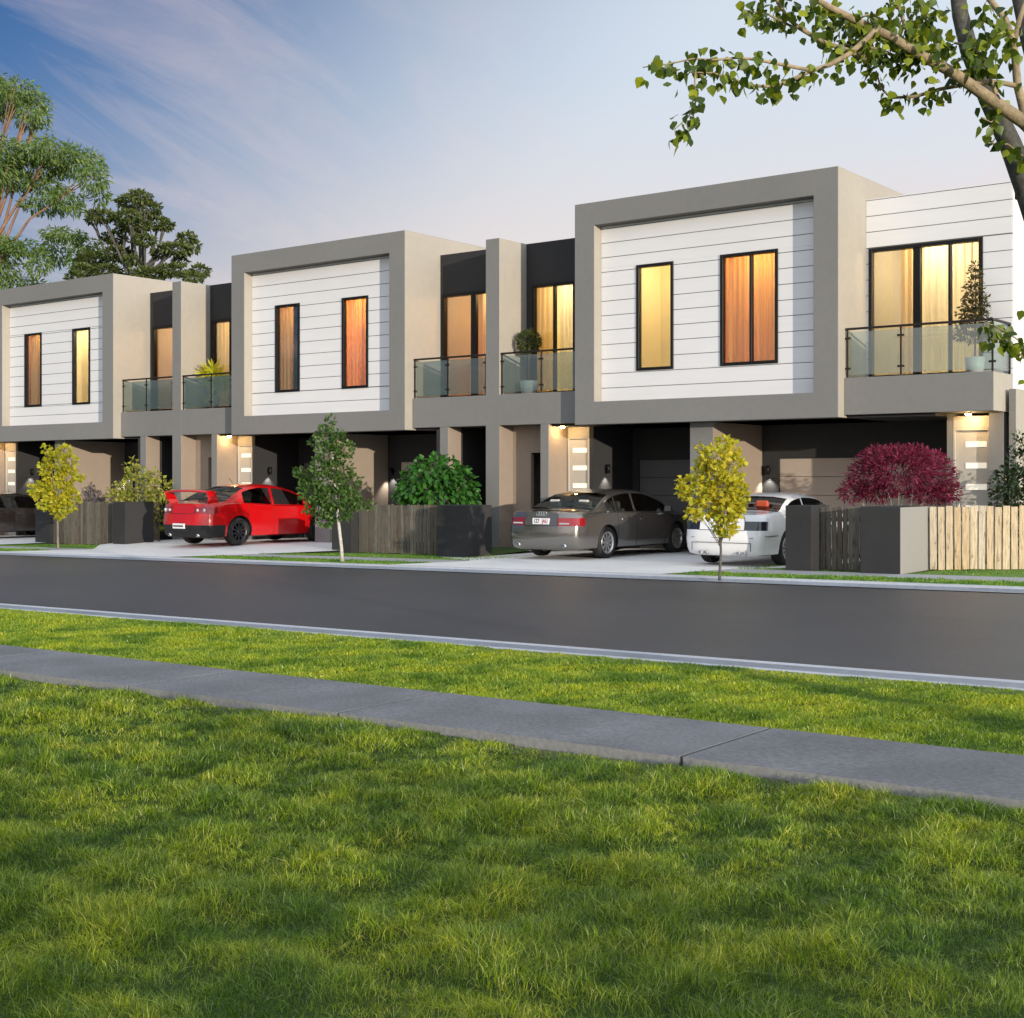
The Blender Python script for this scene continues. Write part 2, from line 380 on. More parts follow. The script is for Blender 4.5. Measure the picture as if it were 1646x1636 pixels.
def wall_with_holes(b, x0, x1, z0, z1, holes, y0, y1, mi=0):
    xs = sorted({x0, x1} | {h for q in holes for h in q[:2]}); zs = sorted({z0, z1} | {h for q in holes for h in q[2:]})
    for l, r in zip(xs, xs[1:]):
        run = None
        for p, q in list(zip(zs, zs[1:])):
            if any(h[0] <= l+.001 and h[1] >= r-.001 and h[2] <= p+.001 and h[3] >= q-.001 for h in holes):
                if run: b.box(l, r, y0, y1, run[0], run[1], mi); run = None
            else: run = (run[0] if run else p, q)
        if run: b.box(l, r, y0, y1, run[0], run[1], mi)
CURT = {}
def curtain_mat(c, t=.5):
    k = (c, t)
    if k not in CURT: CURT[k] = cloth_mat('curtain_cloth', c, t)
    return CURT[k]
ROOM = {}
def room_mat(c):
    if c not in ROOM: ROOM[c] = mat('room_wall', c, .9, var=(2, .04))
    return ROOM[c]
def window(parent, x0, x1, z0, z1, y, muls=(), wall=(.75, .55, .32), curtains=(), power=38, lcol=None, name='window', depth=2.2, thick=.07, lx=.5, sill=False, bars=None):
    """frame + panes + curtains + the lit room behind"""
    lcol = lcol or ((1, .86, .60) if wall == CREAM else (1, .71, .30))
    b = MB(); t = thick; ya, yb = y-.03, y+.11
    b.box(x0, x0+t, ya, yb, z0, z1); b.box(x1-t, x1, ya, yb, z0, z1)
    b.box(x0+t, x1-t, ya, yb, z1-t, z1); b.box(x0+t, x1-t, ya, yb, z0, z0+t)
    for mx in muls:
        wd = mx[1] if isinstance(mx, tuple) else .055; c = mx[0] if isinstance(mx, tuple) else mx
        b.box(c-wd/2, c+wd/2, ya+.02, yb, z0+t, z1-t)
    f = b.build(name, M['black'], parent, bevel=.005)
    edges = [x0+t] + [e for mx in muls for e in ((mx[0] if isinstance(mx, tuple) else mx)-(mx[1] if isinstance(mx, tuple) else .055)/2, (mx[0] if isinstance(mx, tuple) else mx)+(mx[1] if isinstance(mx, tuple) else .055)/2)] + [x1-t]
    for l, r in zip(edges[::2], edges[1::2]):
        p = MB(); p.box(l, r, y+.05, y+.062, z0+t, z1-t); p.build('pane', M['pane'], f)
    for cx0, cx1, col, tr in curtains:
        c = MB(); n = max(10, int((cx1-cx0)/.022)); prev = None
        ph = random.random()*6
        for i in range(n+1):
            u = cx0 + (cx1-cx0)*i/n
            yy = y+.24+.035*math.sin(u*2*math.pi/.17+ph+.8*math.sin(u*9))
            k = (c.vert((u, yy, z0+.03)), c.vert((u, yy+.012*math.sin(u*31), z1+.1)))
            if prev: c.face((prev[0], k[0], k[1], prev[1]), 0, True)
            prev = k
        c.build('curtain', curtain_mat(col, tr), f)
    # room
    r = MB(); a, e = x0-.25, x1+.55; zf, zc = z0-.35 if name == 'window' else z0-.02, z1+.28; y0, y1 = y+.13, y+depth
    r.quad((a, y1, zf), (e, y1, zf), (e, y1, zc), (a, y1, zc)); r.quad((a, y0, zf), (a, y1, zf), (a, y1, zc), (a, y0, zc))
    r.quad((e, y0, zf), (e, y0, zc), (e, y1, zc), (e, y1, zf)); r.quad((a, y0, zc), (a, y1, zc), (e, y1, zc), (e, y0, zc)); r.quad((a, y0, zf), (e, y0, zf), (e, y1, zf), (a, y1, zf))
    for l, q, lo, hi in ((a, x0, zf, zc), (x1, e, zf, zc), (x0, x1, z1, zc), (x0, x1, zf, z0)):
        if hi-lo > .03: r.quad((l, y0, lo), (l, y0, hi), (q, y0, hi), (q, y0, lo))
    r.build('room', room_mat(wall), f)
    lamp('POINT', (a+(e-a)*lx, y+depth*.45, zc-.25), power*1.1, lcol, f, .12, name='room_light')
    return f
def balustrade(parent, x0, x1, posts, y=27.37, zf=3.84, ztop=4.9, ret=None):
    b = MB(); b.box(x0, x1, y-.03, y+.03, ztop-.045, ztop)
    if ret: b.box(x1-.06, x1, y+.031, ret, ztop-.045, ztop)
    h = b.build('balustrade', M['bronze'], parent, bevel=.006)
    for p in posts:
        q = MB(); q.box(p-.02, p+.02, y-.012, y+.012, zf, ztop-.046)
        for z in (zf+.2, zf+.84): q.box(p-.075, p+.075, y-.022, y-.012, z-.022, z+.022)
        q.build('post', M['bronze'], h, bevel=.003)
    for l, r in zip(posts, posts[1:]):
        q = MB(); q.box(l+.035, r-.035, y-.006, y+.006, zf+.06, ztop-.09); q.build('glass_panel', M['balu'], h)
    if ret:
        q = MB(); q.box(x1-.036, x1-.024, y+.06, ret-.04, zf+.06, ztop-.09); q.build('glass_panel', M['balu'], h)
        q = MB(); q.box(x1-.05, x1-.01, ret-.04, ret, zf, ztop-.046); q.build('post', M['bronze'], h)
def downlight(parent, x, y, z, power=6.5):
    b = MB(); b.lathe([(.085, 0), (.085, -.015), (.06, -.02)], (x, y, z), 'z', 20); o = b.build('downlight', M['black'], parent)
    e = MB(); e.lathe([(.02, -.01), (.055, -.02), (.058, -.04), (.03, -.06), (.0001, -.066)], (x, y, z), 'z', 16); e.build('bulb', M['bulb'], o)
    lamp('POINT', (x, y, z-.1), power, (1, .60, .25), o, .04, name='downlight_lamp')
def wall_lamp(parent, p, nrm, power=42):
    """black up-and-down cylinder on a wall, throwing a cone of white light down it"""
    n = Vector(nrm); c = Vector(p) + n*.10
    b = MB(); b.lathe([(.045, -.11), (.05, -.11), (.05, .11), (.0001, .11)], tuple(c), 'z', 16)
    k = Vector(p); s = n.cross(Vector((0, 0, 1)))
    b.obox(k+n*.025, n*.025, s*.03, Vector((0, 0, .05)))
    o = b.build('wall_lamp', M['black'], parent)
    e = MB(); e.lathe([(.042, -.1), (.0001, -.1)], tuple(c), 'z', 14); e.build('bulb', M['bulbw'], o)
    lamp('SPOT', tuple(c - Vector((0, 0, .12))), power, (1, .93, .82), o, .03, spot=R(95), rot=(0, 0, 0), name='wall_lamp_light')
M['bulb'] = emit_mat('warm_bulb', (1, .66, .26), 120); M['bulbw'] = emit_mat('white_bulb', (1, .9, .75), 12)
M['door'] = mat('front_door_paint', (.50, .47, .42), .5, var=(4, .03)); M['slit'] = mat('frosted_slit', (.9, .88, .82), .35)
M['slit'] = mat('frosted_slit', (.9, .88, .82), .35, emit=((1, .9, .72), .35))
M['gdoor'] = mat('garage_door_cream', (.50, .42, .35), .6, var=(3, .04)); M['gdoor_d'] = mat('garage_door_charcoal', (.12, .12, .12), .55, var=(3, .06))
M['fit'] = mat('door_hardware', (.55, .53, .5), .3, 1)
def entry_door(parent, x0, x1, y, zf, slit0):
    f = MB(); t = .05
    f.box(x0, x0+t, y, y+.12, zf, 2.75); f.box(x1-t, x1, y, y+.12, zf, 2.75); f.box(x0+t, x1-t, y, y+.12, 2.75-t, 2.75)
    f.box(x0, x1, y+.002, y+.12, 2.75, 3.0)
    o = f.build('entry_door', M['door'], parent, bevel=.004)
    l = MB(); l.box(x0+t+.003, x1-t-.003, y+.045, y+.09, zf, 2.75-t-.003); l.build('door_leaf', M['door'], o, bevel=.004)
    for z in (2.36, 1.92, 1.48, 1.04):
        p = MB(); p.box(slit0, x1-t-.04, y+.03, y+.05, z, z+.115); p.build('pane', M['slit'], o)
    h = MB(); h.tube([(x0+t+.07, y+.02, .75), (x0+t+.07, y+.0, .78), (x0+t+.07, y+.0, 1.32), (x0+t+.07, y+.02, 1.35)], .012, 8); h.build('handle', M['fit'], o)
def garage_door(parent, x0, x1, y, z0, z1, m):
    b = MB(); n = 5; h = (z1-z0)/n
    for i in range(n): b.box(x0, x1, y, y+.04, z0+i*h+.006, z0+(i+1)*h-.006)
    b.box(x0, x1, y+.045, y+.06, z0, z1)
    return b.build('garage_door', m, parent, bevel=.004)
def box_storey(root, XL, XR, wins):
    t = .56
    b = MB()
    def loop(x0, x1, z0, z1, y): return [b.vert(p) for p in ((x0, y, z0), (x1, y, z0), (x1, y, z1), (x0, y, z1))]
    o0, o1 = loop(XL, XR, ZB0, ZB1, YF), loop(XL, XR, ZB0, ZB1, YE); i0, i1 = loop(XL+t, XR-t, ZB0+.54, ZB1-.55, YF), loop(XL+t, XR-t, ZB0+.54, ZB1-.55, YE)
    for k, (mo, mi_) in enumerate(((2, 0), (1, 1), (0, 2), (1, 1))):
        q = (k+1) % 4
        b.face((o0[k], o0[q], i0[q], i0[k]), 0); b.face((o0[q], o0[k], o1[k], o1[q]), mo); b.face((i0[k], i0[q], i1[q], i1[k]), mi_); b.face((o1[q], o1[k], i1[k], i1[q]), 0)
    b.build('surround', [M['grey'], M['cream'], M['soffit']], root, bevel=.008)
    holes = [(q['x0'], q['x1'], q['z0'], q['z1']) for q in wins]
    cladding(XL+t+.004, XR-t-.004, ZB0+.545, ZB1-.555, holes, YB, 3.87, root)
    for q in wins: window(root, q['x0'], q['x1'], q['z0'], q['z1'], YB, **q['o'])
def undercroft(root, XL, XR, XW, pz, door=True, w2=None, lamp2=True, d2=None):
    """garage level below the box: entry door, side wall, two garage doors, centre pier"""
    zf = gz(XL)+pz; zl = gz((XL+XR)/2)-.4
    if door:
        entry_door(root, XL-.985, XL-.325, 28.1, zf, XL-.985+.14)
        downlight(root, XL-.80, 27.62, 3.02 if XL > -25 else 3.01)
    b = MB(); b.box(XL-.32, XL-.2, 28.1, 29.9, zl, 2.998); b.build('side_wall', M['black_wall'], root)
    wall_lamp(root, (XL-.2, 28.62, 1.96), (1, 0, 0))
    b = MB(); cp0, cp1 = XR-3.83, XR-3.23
    b.box(cp0, cp1, 27.46, 29.88, zl, 2.998, 0, GREY); b.build('garage_pier', [M['grey'], M['cream_shaded']], root, bevel=.006)
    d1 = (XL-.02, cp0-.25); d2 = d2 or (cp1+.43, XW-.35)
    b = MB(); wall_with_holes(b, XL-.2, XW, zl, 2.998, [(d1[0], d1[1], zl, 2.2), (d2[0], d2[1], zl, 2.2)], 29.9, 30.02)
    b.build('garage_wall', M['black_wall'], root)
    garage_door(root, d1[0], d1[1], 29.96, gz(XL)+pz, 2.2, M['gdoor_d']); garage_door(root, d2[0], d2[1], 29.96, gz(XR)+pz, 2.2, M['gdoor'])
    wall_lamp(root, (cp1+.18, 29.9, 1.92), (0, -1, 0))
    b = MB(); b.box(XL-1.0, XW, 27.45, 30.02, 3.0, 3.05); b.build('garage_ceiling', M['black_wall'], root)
def half_gap(root, x0, x1, side, door, posts, pz, cols=(), slab_end=False):
    """balcony slab, railing and rear wall between a box and a fin"""
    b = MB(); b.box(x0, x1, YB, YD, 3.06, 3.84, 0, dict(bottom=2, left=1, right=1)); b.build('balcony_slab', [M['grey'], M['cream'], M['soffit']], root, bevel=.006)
    d = MB(); wall_with_holes(d, x0, x1, 3.84, ZT, [(door['x0'], door['x1'], 3.84, door['z1'])], YD, YD+.14)
    d.build('balcony_wall', M['charcoal'], root)
    window(root, door['x0'], door['x1'], 3.87, door['z1'], YD, name='balcony_door', **door['o'])
    balustrade(root, x0+.01, x1-.01, posts)
    for c0, c1, yb in cols:
        q = MB(); q.box(c0, c1, YB, yb, gz(c0)+pz-.4, 3.058, 0, GREY); q.build('column', [M['grey'], M['cream_shaded']], root, bevel=.006)
def fin(root, x0, x1, pz):
    b = MB(); b.box(x0, x1, YB, YD, 3.06, ZT, 0, GREY); b.box(x0, x1, YB, YD, gz(x0)+pz-.4, 3.06, 0, dict(left=2, right=2)); b.box(x0, x1, YD, YD+.6, gz(x0)+pz-.4, ZT-.002, 0, GREY)
    b.build('fin_wall', [M['grey'], M['cream'], M['cream_shaded']], root)
def shell(root, x0, x1):
    b = MB(); b.box(x0, x1, YE, YE+.2, -1.2, ZT-.1); b.box(x0, x1, YD+.15, YE, ZT-.35, ZT-.2); b.build('rear_shell', M['grey'], root)
def niche(root, x0, x1, y, pz, mi='cream', hole=None):
    z0 = gz(x0)+pz-.3; b = MB(); wall_with_holes(b, x0, x1, z0, 3.058, [hole] if hole else [], y, y+.12); b.build('entry_wall', M[mi], root)
A = (.80, .50, .24); TAN = (.74, .6, .42); CREAM = (.88, .78, .50); OR = (.88, .50, .14)
BR = ((.88, .66, .28), .5); GOLD = ((.90, .68, .34), .55); SHEER = ((.95, .86, .66), .7)
def cur(x0, x1, k): return (x0, x1, k[0], k[1])
zt, zb = 6.72, 4.22
def build_block(label, XL, XR, wins, doorL, doorR, gapL, gapR, pz):
    """gapL: (fin right edge, XL) left balcony; gapR: (XR, fin left edge, fin right edge)"""
    root = thing('townhouse', label, 'house', ((XL+XR)/2, YF, gz((XL+XR)/2)), 'terrace of grey and white townhouses')
    box_storey(root, XL, XR, wins)
    f1 = gapL[0]; s = (XL-f1)/2.53
    half_gap(root, f1, XL, 'L', doorL, [f1+.04, f1+1.27*s, XL-.06], pz, [(XL-1.24, XL-.99, 28.09)])
    niche(root, f1, XL-1.24, 27.87, pz, 'cream_shaded', (f1+.57*s, XL-1.26, -2, 2.37))
    b = MB(); b.box(f1+.57*s, XL-1.245, 28.3, 28.36, gz(f1)-.3, 3.0); b.build('passage_panel', M['gdoor'], root)  # added panel, its cream stands in for the lit wall of a passage
    if gapR:
        g0, g1 = gapR; s = (g0-XR)/2.5
        half_gap(root, XR, g0, 'R', doorR, [XR+.03, XR+1.18*s, g0-.05], pz, [(XR+.96*s, XR+1.24*s, 27.84)])
        fin(root, g0, g1, pz)
        XW = XR+.96*s
        b = MB(); b.box(XW-.12, XW-.003, YB+.01, 30.02, gz(XW)-.4, 2.998); b.build('side_wall', M['black_wall'], root)
        niche(root, XR+1.24*s, g0, 29.0, pz, 'black_wall')
        b = MB(); b.box(XW+.003, XR+1.24*s, 27.85, 29.0, gz(XW)-.4, 3.058); b.build('side_wall', M['black_wall'], root)
        undercroft(root, XL, XR, XW-.12, pz)
    shell(root, f1, gapR[1] if gapR else -8.87)
    return root
# block 3 (nearest)
XL, XR = -18.75, -12.02
w3 = [dict(x0=-17.19, x1=-16.19, z0=zb+.02, z1=zt, o=dict(wall=CREAM, curtains=(), lx=.72, power=40, depth=1.5)),
      dict(x0=-14.97, x1=-13.55, z0=zb+.02, z1=zt+.02, o=dict(muls=(-14.22,), wall=A, curtains=(cur(-15.0, -14.45, BR), cur(-14.45, -14.1, GOLD), cur(-14.1, -13.4, BR)), power=60))]
dL3 = dict(x0=-21.10, x1=-19.72, z1=6.72, o=dict(muls=(-20.40,), wall=CREAM, curtains=(cur(-21.1, -20.5, GOLD), cur(-20.35, -19.6, SHEER)), power=55, thick=.08))
dR3 = dict(x0=-11.95, x1=-9.47, z1=6.72, o=dict(muls=((-10.88, .16), -10.17), wall=CREAM, curtains=(cur(-11.3, -10.9, GOLD), cur(-10.8, -9.4, SHEER)), power=85, thick=.08))
T3 = build_block('nearest grey and white townhouse, its framed box above the silver and white cars', XL, XR, w3, dL3, None, (-21.28, XL), None, 0)
b = MB(); b.box(XR, -8.88, YB, YD, 3.06, 3.84, 0, dict(bottom=2, left=1, right=1)); b.build('balcony_slab', [M['grey'], M['cream'], M['soffit']], T3, bevel=.006)
cladding(XR+.004, -8.874, 3.84, ZT, [(-11.95, -9.47, 3.84, 6.72)], YD, 3.87+.1, T3)
window(T3, -11.95, -9.47, 3.87, 6.72, YD, name='balcony_door', **dR3['o'])
balustrade(T3, XR+.01, -8.89, [XR+.05, -10.8, -8.92], ret=YD-.01)
b = MB(); b.box(-8.99, -8.87, YD+.056, YE, -.6, ZT, 0); b.build('end_wall', M['white'], T3, bevel=.006)
undercroft(T3, XL, XR, -10.1, 0, d2=(-14.82, -10.5))
entry_door(T3, -9.97, -9.2, 28.1, gz(-9.6)+.02, -9.72); downlight(T3, -9.55, 27.8, 3.05, 8)
b = MB(); b.box(-10.1, -9.975, 28.1, 30.02, -.5, 3.055); b.box(-9.2, -8.92, 28.0, 28.44, -.5, 3.055, 0); b.build('side_wall', M['grey'], T3)
b = MB(); b.box(-8.80, -8.66, 28.0, 29.6, -.5, 3.52, 0, GREY); b.build('privacy_wall', [M['grey'], M['cream']], T3, bevel=.006)
# block 2
XL2, XR2 = -31.05, -24.21
w2 = [dict(x0=-29.48, x1=-28.48, z0=zb-.02, z1=zt, o=dict(wall=(.5, .3, .15), curtains=(cur(-29.5, -29.02, BR), cur(-29.0, -28.4, ((.05, .04, .035), .05))), power=60)),
      dict(x0=-26.8, x1=-25.81, z0=zb-.02, z1=zt, o=dict(wall=OR, curtains=(cur(-26.8, -26.2, GOLD), cur(-26.25, -25.7, ((.86, .62, .26), .5))), power=80))]
dL2 = dict(x0=-33.62, x1=-32.15, z1=6.70, o=dict(muls=(-32.78,), wall=CREAM, curtains=(cur(-33.6, -32.7, GOLD),), power=55, thick=.1))
dR2 = dict(x0=-24.13, x1=-22.25, z1=6.72, o=dict(muls=((-23.05, .17),), wall=OR, curtains=(cur(-22.9, -22.2, SHEER),), power=62, thick=.08, lx=.62))
T2 = build_block('middle townhouse with the framed white box above the red car', XL2, XR2, w2, dL2, dR2, (-33.71, XL2), (-21.71, -21.28), .1)
# block 1 (far left, cut by the frame)
XL1, XR1 = -43.5, -36.69
w1 = [dict(x0=-42.02, x1=-41.03, z0=zb-.04, z1=zt-.02, o=dict(wall=(.5, .28, .16), curtains=(cur(-42, -41.3, BR),), power=60)),
      dict(x0=-39.27, x1=-38.31, z0=zb-.05, z1=zt-.03, o=dict(wall=CREAM, power=50, depth=1.5))]
dL1 = dict(x0=-45.9, x1=-44.5, z1=6.70, o=dict(muls=(-45.2,), wall=CREAM, power=40))
dR1 = dict(x0=-36.55, x1=-34.7, z1=6.70, o=dict(muls=((-35.4, .17),), wall=OR, power=60, thick=.1))
T1 = build_block('far left townhouse, its white box cut off by the picture edge', XL1, XR1, w1, dL1, dR1, (-46.1, XL1), (-34.12, -33.71), .06)
b = MB(); b.box(-46.5, -46.1, YB, 36, -1, ZT, 0, GREY); b.build('fin_wall', [M['grey'], M['cream']], T1)
# ------------------------------------------------------------------ cars: one lofted shell per car, split into its panels
def pchip(pts):
    x = np.array([p[0] for p in pts], float); y = np.array([p[1] for p in pts], float)
    h = np.diff(x); d = np.diff(y)/h; m = np.zeros(len(x)); m[0], m[-1] = d[0], d[-1]
    for i in range(1, len(x)-1):
        if d[i-1]*d[i] > 0:
            w1, w2 = 2*h[i]+h[i-1], h[i]+2*h[i-1]; m[i] = (w1+w2)/(w1/d[i-1]+w2/d[i])
    def f(q):
        q = min(max(q, x[0]), x[-1]); i = min(max(int(np.searchsorted(x, q))-1, 0), len(h)-1)
        t = (q-x[i])/h[i]
        return ((2*t**3-3*t**2+1)*y[i] + (t**3-2*t**2+t)*h[i]*m[i] + (-2*t**3+3*t**2)*y[i+1] + (t**3-t**2)*h[i]*m[i+1])
    return f
def lerp(pts, q):
    for (a, u), (b, v) in zip(pts, pts[1:]):
        if q <= b: return u + (v-u)*max(0, (q-a))/(b-a)
    return pts[-1][1]
BODY, GLASS, REARG, WINDS, TAIL, BOOT, BUMP, DOORF, DOORR, ARCH, HEAD = range(11)
def car(sp):
    L, W = sp['L'], sp['W']; Tf = pchip(sp['top']); Bf = pchip(sp['belt'])
    plan = pchip([(0, .81), (.04, .875), (.10, .925), (.18, .955), (.32, .98), (.9, 1.0), (L-1.4, 1.0), (L-.7, .96), (L-.3, .86), (L-.08, .70), (L, .58)])
    z0 = .2; zl0, zl1 = sp['light']
    ya, yb = sp['axles']
    win = sp['windows']; rg = sp['rearglass']; wg = sp['windscreen']; bp = sp['bp']
    ys = sorted(set([0, .04, .1, .18, .28, L-.25, L-.12, L-.05, L] + [round(v, 3) for v in np.arange(.42, L-.3, .11)] + list(rg) + list(wg) + [v for q in win for v in q] + list(bp)))
    ys = [y for i, y in enumerate(ys) if i == 0 or y-ys[i-1] > .018 or y in (rg+wg+tuple(bp)+tuple(v for q in win for v in q))]
    shear_r = sp.get('shear', [(.19, .14), (.28, .04), (.5, 0), (zl0-.03, .0), (zl0, .03), (.95, .085), (1.2, .10)])
    shear_f = [(.19, -.14), (.3, -.02), (.5, 0), (.62, -.03), (.8, -.2), (1.0, -.3)]
    def sec(y, kx=1.0):
        xm = W*plan(y)*kx; T = Tf(y); zb = min(Bf(y), T-.012)
        h = max(0, T-zb-.03); hw = max(.004, h-.085)
        x9 = xm*.93-.012; x10 = x9-.36*hw; x11 = max(x10-.03-.045*min(1, h/.3), .02)
        z9 = zb+.012; z10 = z9+hw; z11 = min(z10+min(.055, .012+h*.5), T-.004)
        z6 = max(zb-.09, zl0+.05); 
        P = [(0, z0), (xm*.80, z0), (xm*.955, z0+.035), (xm*.985, .34), (xm, .50), (xm*1.0, zl0), (xm*.99, max(min(zl1, zb-.03), zl0+.03)), (xm*.965, zb-.012), (xm*.93, zb),
             (x9, z9), (x10, z10), (x11, z11), (x11*.55, z11+(T-z11)*.8), (0, T)]
        wr = max(0, 1-y/.6)**1.4; wf = max(0, 1-(L-y)/.8)**1.4
        return [(x, y + wr*lerp(shear_r, z) + wf*lerp(shear_f, z), z) for x, z in P]
    secs = [sec(y) for y in ys]; nj = len(secs[0])
    v = []; f = []; m = []
    def ring(S):
        r = [None]*nj; l = [None]*nj
        for j, p in enumerate(S):
            v.append(p); r[j] = len(v)-1
            if p[0] < 1e-6: l[j] = r[j]
            else: v.append((-p[0], p[1], p[2])); l[j] = len(v)-1
        return r, l
    rings = [ring(S) for S in secs]
    def cell_tag(i, j):
        y0, y1 = ys[i], ys[i+1]; yc = (y0+y1)/2
        if j == 9:
            for a, b in win:
                if a-.001 <= y0 and y1 <= b+.001: return GLASS
        if j >= 11:
            if rg[0]-.001 <= y0 and y1 <= rg[1]+.001: return REARG
            if wg[0]-.001 <= y0 and y1 <= wg[1]+.001: return WINDS
            if yc < rg[0] and j >= 11: return BOOT
        if j == 5 and yc < sp.get('tail_y', .27): return TAIL
        if 1 <= j <= sp.get('bumpj', 4) and yc < ya-.42: return BUMP
        if 2 <= j <= 7:
            if bp[1] <= yc <= sp['door_f']: return DOORF
            if sp['door_r'] and sp['door_r'] <= yc <= bp[0]: return DOORR
        if j == 5 and yc > L-.45: return HEAD
        return BODY
    for i in range(len(ys)-1):
        (r0, l0), (r1, l1) = rings[i], rings[i+1]
        for j in range(nj-1):
            t = cell_tag(i, j)
            for A, B, fl in ((r0, r1, 0), (l0, l1, 1)):
                q = [A[j], B[j], B[j+1], A[j+1]]; q = [a for k, a in enumerate(q) if a not in q[:k]]
                f.append(tuple(q[::-1] if fl else q)); m.append(t)
    # rear and front caps, with columns so that lamps and boot lid are their own panels
    def cap(R_, S, out, rear):
        r, l = R_; cc_ = sp.get('capcol', .56); cols = [-cc_, cc_]
        inner = []
        for j, p in enumerate(S):
            row = []
            for c in cols:
                if p[0] < 1e-6: row = [r[j], r[j]]; break
                v.append((p[0]*c, p[1]+out, p[2])); row.append(len(v)-1)
            inner.append([l[j]] + row + [r[j]])
        for j in range(nj-1):
            for k in range(3):
                q = [inner[j][k], inner[j][k+1], inner[j+1][k+1], inner[j+1][k]]; q = [a for n_, a in enumerate(q) if a not in q[:n_]]
                if len(q) < 3: continue
                t = BODY
                if rear:
                    if j == 5 and k != 1: t = TAIL
                    elif k == 1 and j >= 5: t = BOOT
                    elif j <= sp.get('bumpj', 4): t = BUMP
                elif j == 5 and k != 1: t = HEAD
                f.append(tuple(q if rear else q[::-1])); m.append(t)
    cap(rings[0], secs[0], -.045, True); cap(rings[-1], secs[-1], .05, False)
    me = bpy.data.meshes.new('shell'); me.from_pydata(v, [], f)
    bm = bmesh.new(); bm.from_mesh(me); bmesh.ops.recalc_face_normals(bm, faces=bm.faces[:]); bm.to_mesh(me); bm.free()
    MT = [sp['paint'], M['carglass'], M['carglass'], M['carglass'], sp['tailmat'], sp['paint'], sp.get('bumpmat', sp['paint']), sp['paint'], sp['paint'], M['arch'], M['headlamp']]
    for q in MT: me.materials.append(q)
    # note: recalc may reorder nothing, so indices stay valid
    me.polygons.foreach_set('material_index', m)
    ob = bpy.data.objects.new('shell', me); COL.objects.link(ob)
    rt = sp['tyre']; cu = MB()
    for y in (ya, yb):
        for s in (-1, 1):
            prof = [(rt+.045, -.16), (rt+.045, .30)]
            cu.lathe(prof, (s*(W-.12), y, rt), 'x', 40, 0, True)
    co = cu.build('arch_cutter', M['arch']); 
    bmc = bmesh.new(); bmc.from_mesh(co.data); bmesh.ops.recalc_face_normals(bmc, faces=bmc.faces[:]); bmc.to_mesh(co.data); bmc.free()
    for q in MT[:9]: pass
    co.data.materials.clear()
    for q in MT: co.data.materials.append(q)
    co.data.polygons.foreach_set('material_index', [ARCH]*len(co.data.polygons))
    md = ob.modifiers.new('b', 'BOOLEAN'); md.operation = 'DIFFERENCE'; md.object = co; md.solver = 'EXACT'
    dg = bpy.context.evaluated_depsgraph_get(); cut = bpy.data.meshes.new_from_object(ob.evaluated_get(dg))
    bpy.data.objects.remove(ob); bpy.data.objects.remove(co)
    root = thing(sp['name'], sp['label'], 'car', sp['loc'], scale=sp['scale'], rz=sp.get('rz', 0), group=sp.get('group'))
    names = {BODY: 'body', GLASS: 'side_window', REARG: 'rear_window', WINDS: 'windscreen', TAIL: 'tail_light', BOOT: 'boot_lid', BUMP: 'rear_bumper', DOORF: 'front_door', DOORR: 'rear_door', ARCH: None, HEAD: 'headlight'}
    co_ = np.empty(len(cut.vertices)*3); cut.vertices.foreach_get('co', co_); co_ = co_.reshape(-1, 3)
    groups = {}
    for p in cut.polygons:
        t = p.material_index; side = ''
        if t == ARCH: t = BODY
        if t in (GLASS, TAIL, DOORF, DOORR, HEAD): side = 1 if p.center.x > 0 else -1
        groups.setdefault((t, side), []).append(p)
    parts = {}
    for (t, side), ps in groups.items():
        ids = {}; vv = []; ff = []; mi = []
        for p in ps:
            q = []
            for k in p.vertices:
                if k not in ids: ids[k] = len(vv); vv.append(tuple(co_[k]))
                q.append(ids[k])
            ff.append(q); mi.append(1 if p.material_index == ARCH else 0)
        me = bpy.data.meshes.new(names[t]); me.from_pydata(vv, [], ff); me.materials.append(MT[t]); me.materials.append(M['arch'])
        me.polygons.foreach_set('material_index', mi); me.polygons.foreach_set('use_smooth', [True]*len(ff)); me.update()
        me.set_sharp_from_angle(angle=R(46))
        o = bpy.data.objects.new(names[t], me); COL.objects.link(o); o.parent = root; parts[(t, side)] = o
    # wheels
    for y in (ya, yb):
        for s in (-1, 1):
            wx = s*(W-.13); wr = bpy.data.objects.new('wheel', None); COL.objects.link(wr); wr.parent = root; wr.location = (wx, y, rt)
            t = MB(); hw = .115; ri = rt*.68
            t.lathe([(ri, -hw*.95), (ri+.03, -hw), (rt-.03, -hw), (rt-.008, -hw*.8), (rt, -hw*.4), (rt, hw*.4), (rt-.008, hw*.8), (rt-.03, hw), (ri+.03, hw), (ri, hw*.95)], (0, 0, 0), 'x', 40, caps=False)
            o = t.build('tyre', M['tyre'], local=True); o.parent = wr
            q = MB(); q.lathe([(ri-.012, -hw*.9), (ri+.004, -hw*.9), (ri+.004, hw*.98), (ri-.014, hw*.98), (ri-.03, hw*.7), (ri-.04, -hw*.9)], (0, 0, 0), 'x', 40, caps=False)
            q.lathe([(.0001, s*hw*.30), (.055, s*hw*.30), (.06, s*hw*.5), (.05, s*hw*.78), (.0001, s*hw*.80)], (0, 0, 0), 'x', 20)
            ns = sp['spokes']
            for k in range(ns):
                a = 2*math.pi*k/ns + .3; u = Vector((0, math.cos(a), math.sin(a))); wv = Vector((0, -math.sin(a), math.cos(a)))
                r0, r1 = .04, ri-.02; c = u*((r0+r1)/2) + Vector((s*hw*.62, 0, 0))
                if sp.get('split'):
                    for e in (-1, 1): q.obox(c + wv*e*.024*1.2, u*((r1-r0)/2) + wv*e*.012, wv*.011, Vector((s*.018, 0, 0)))
                else: q.obox(c, u*((r1-r0)/2), wv*sp['spw'], Vector((s*.02, 0, 0)))
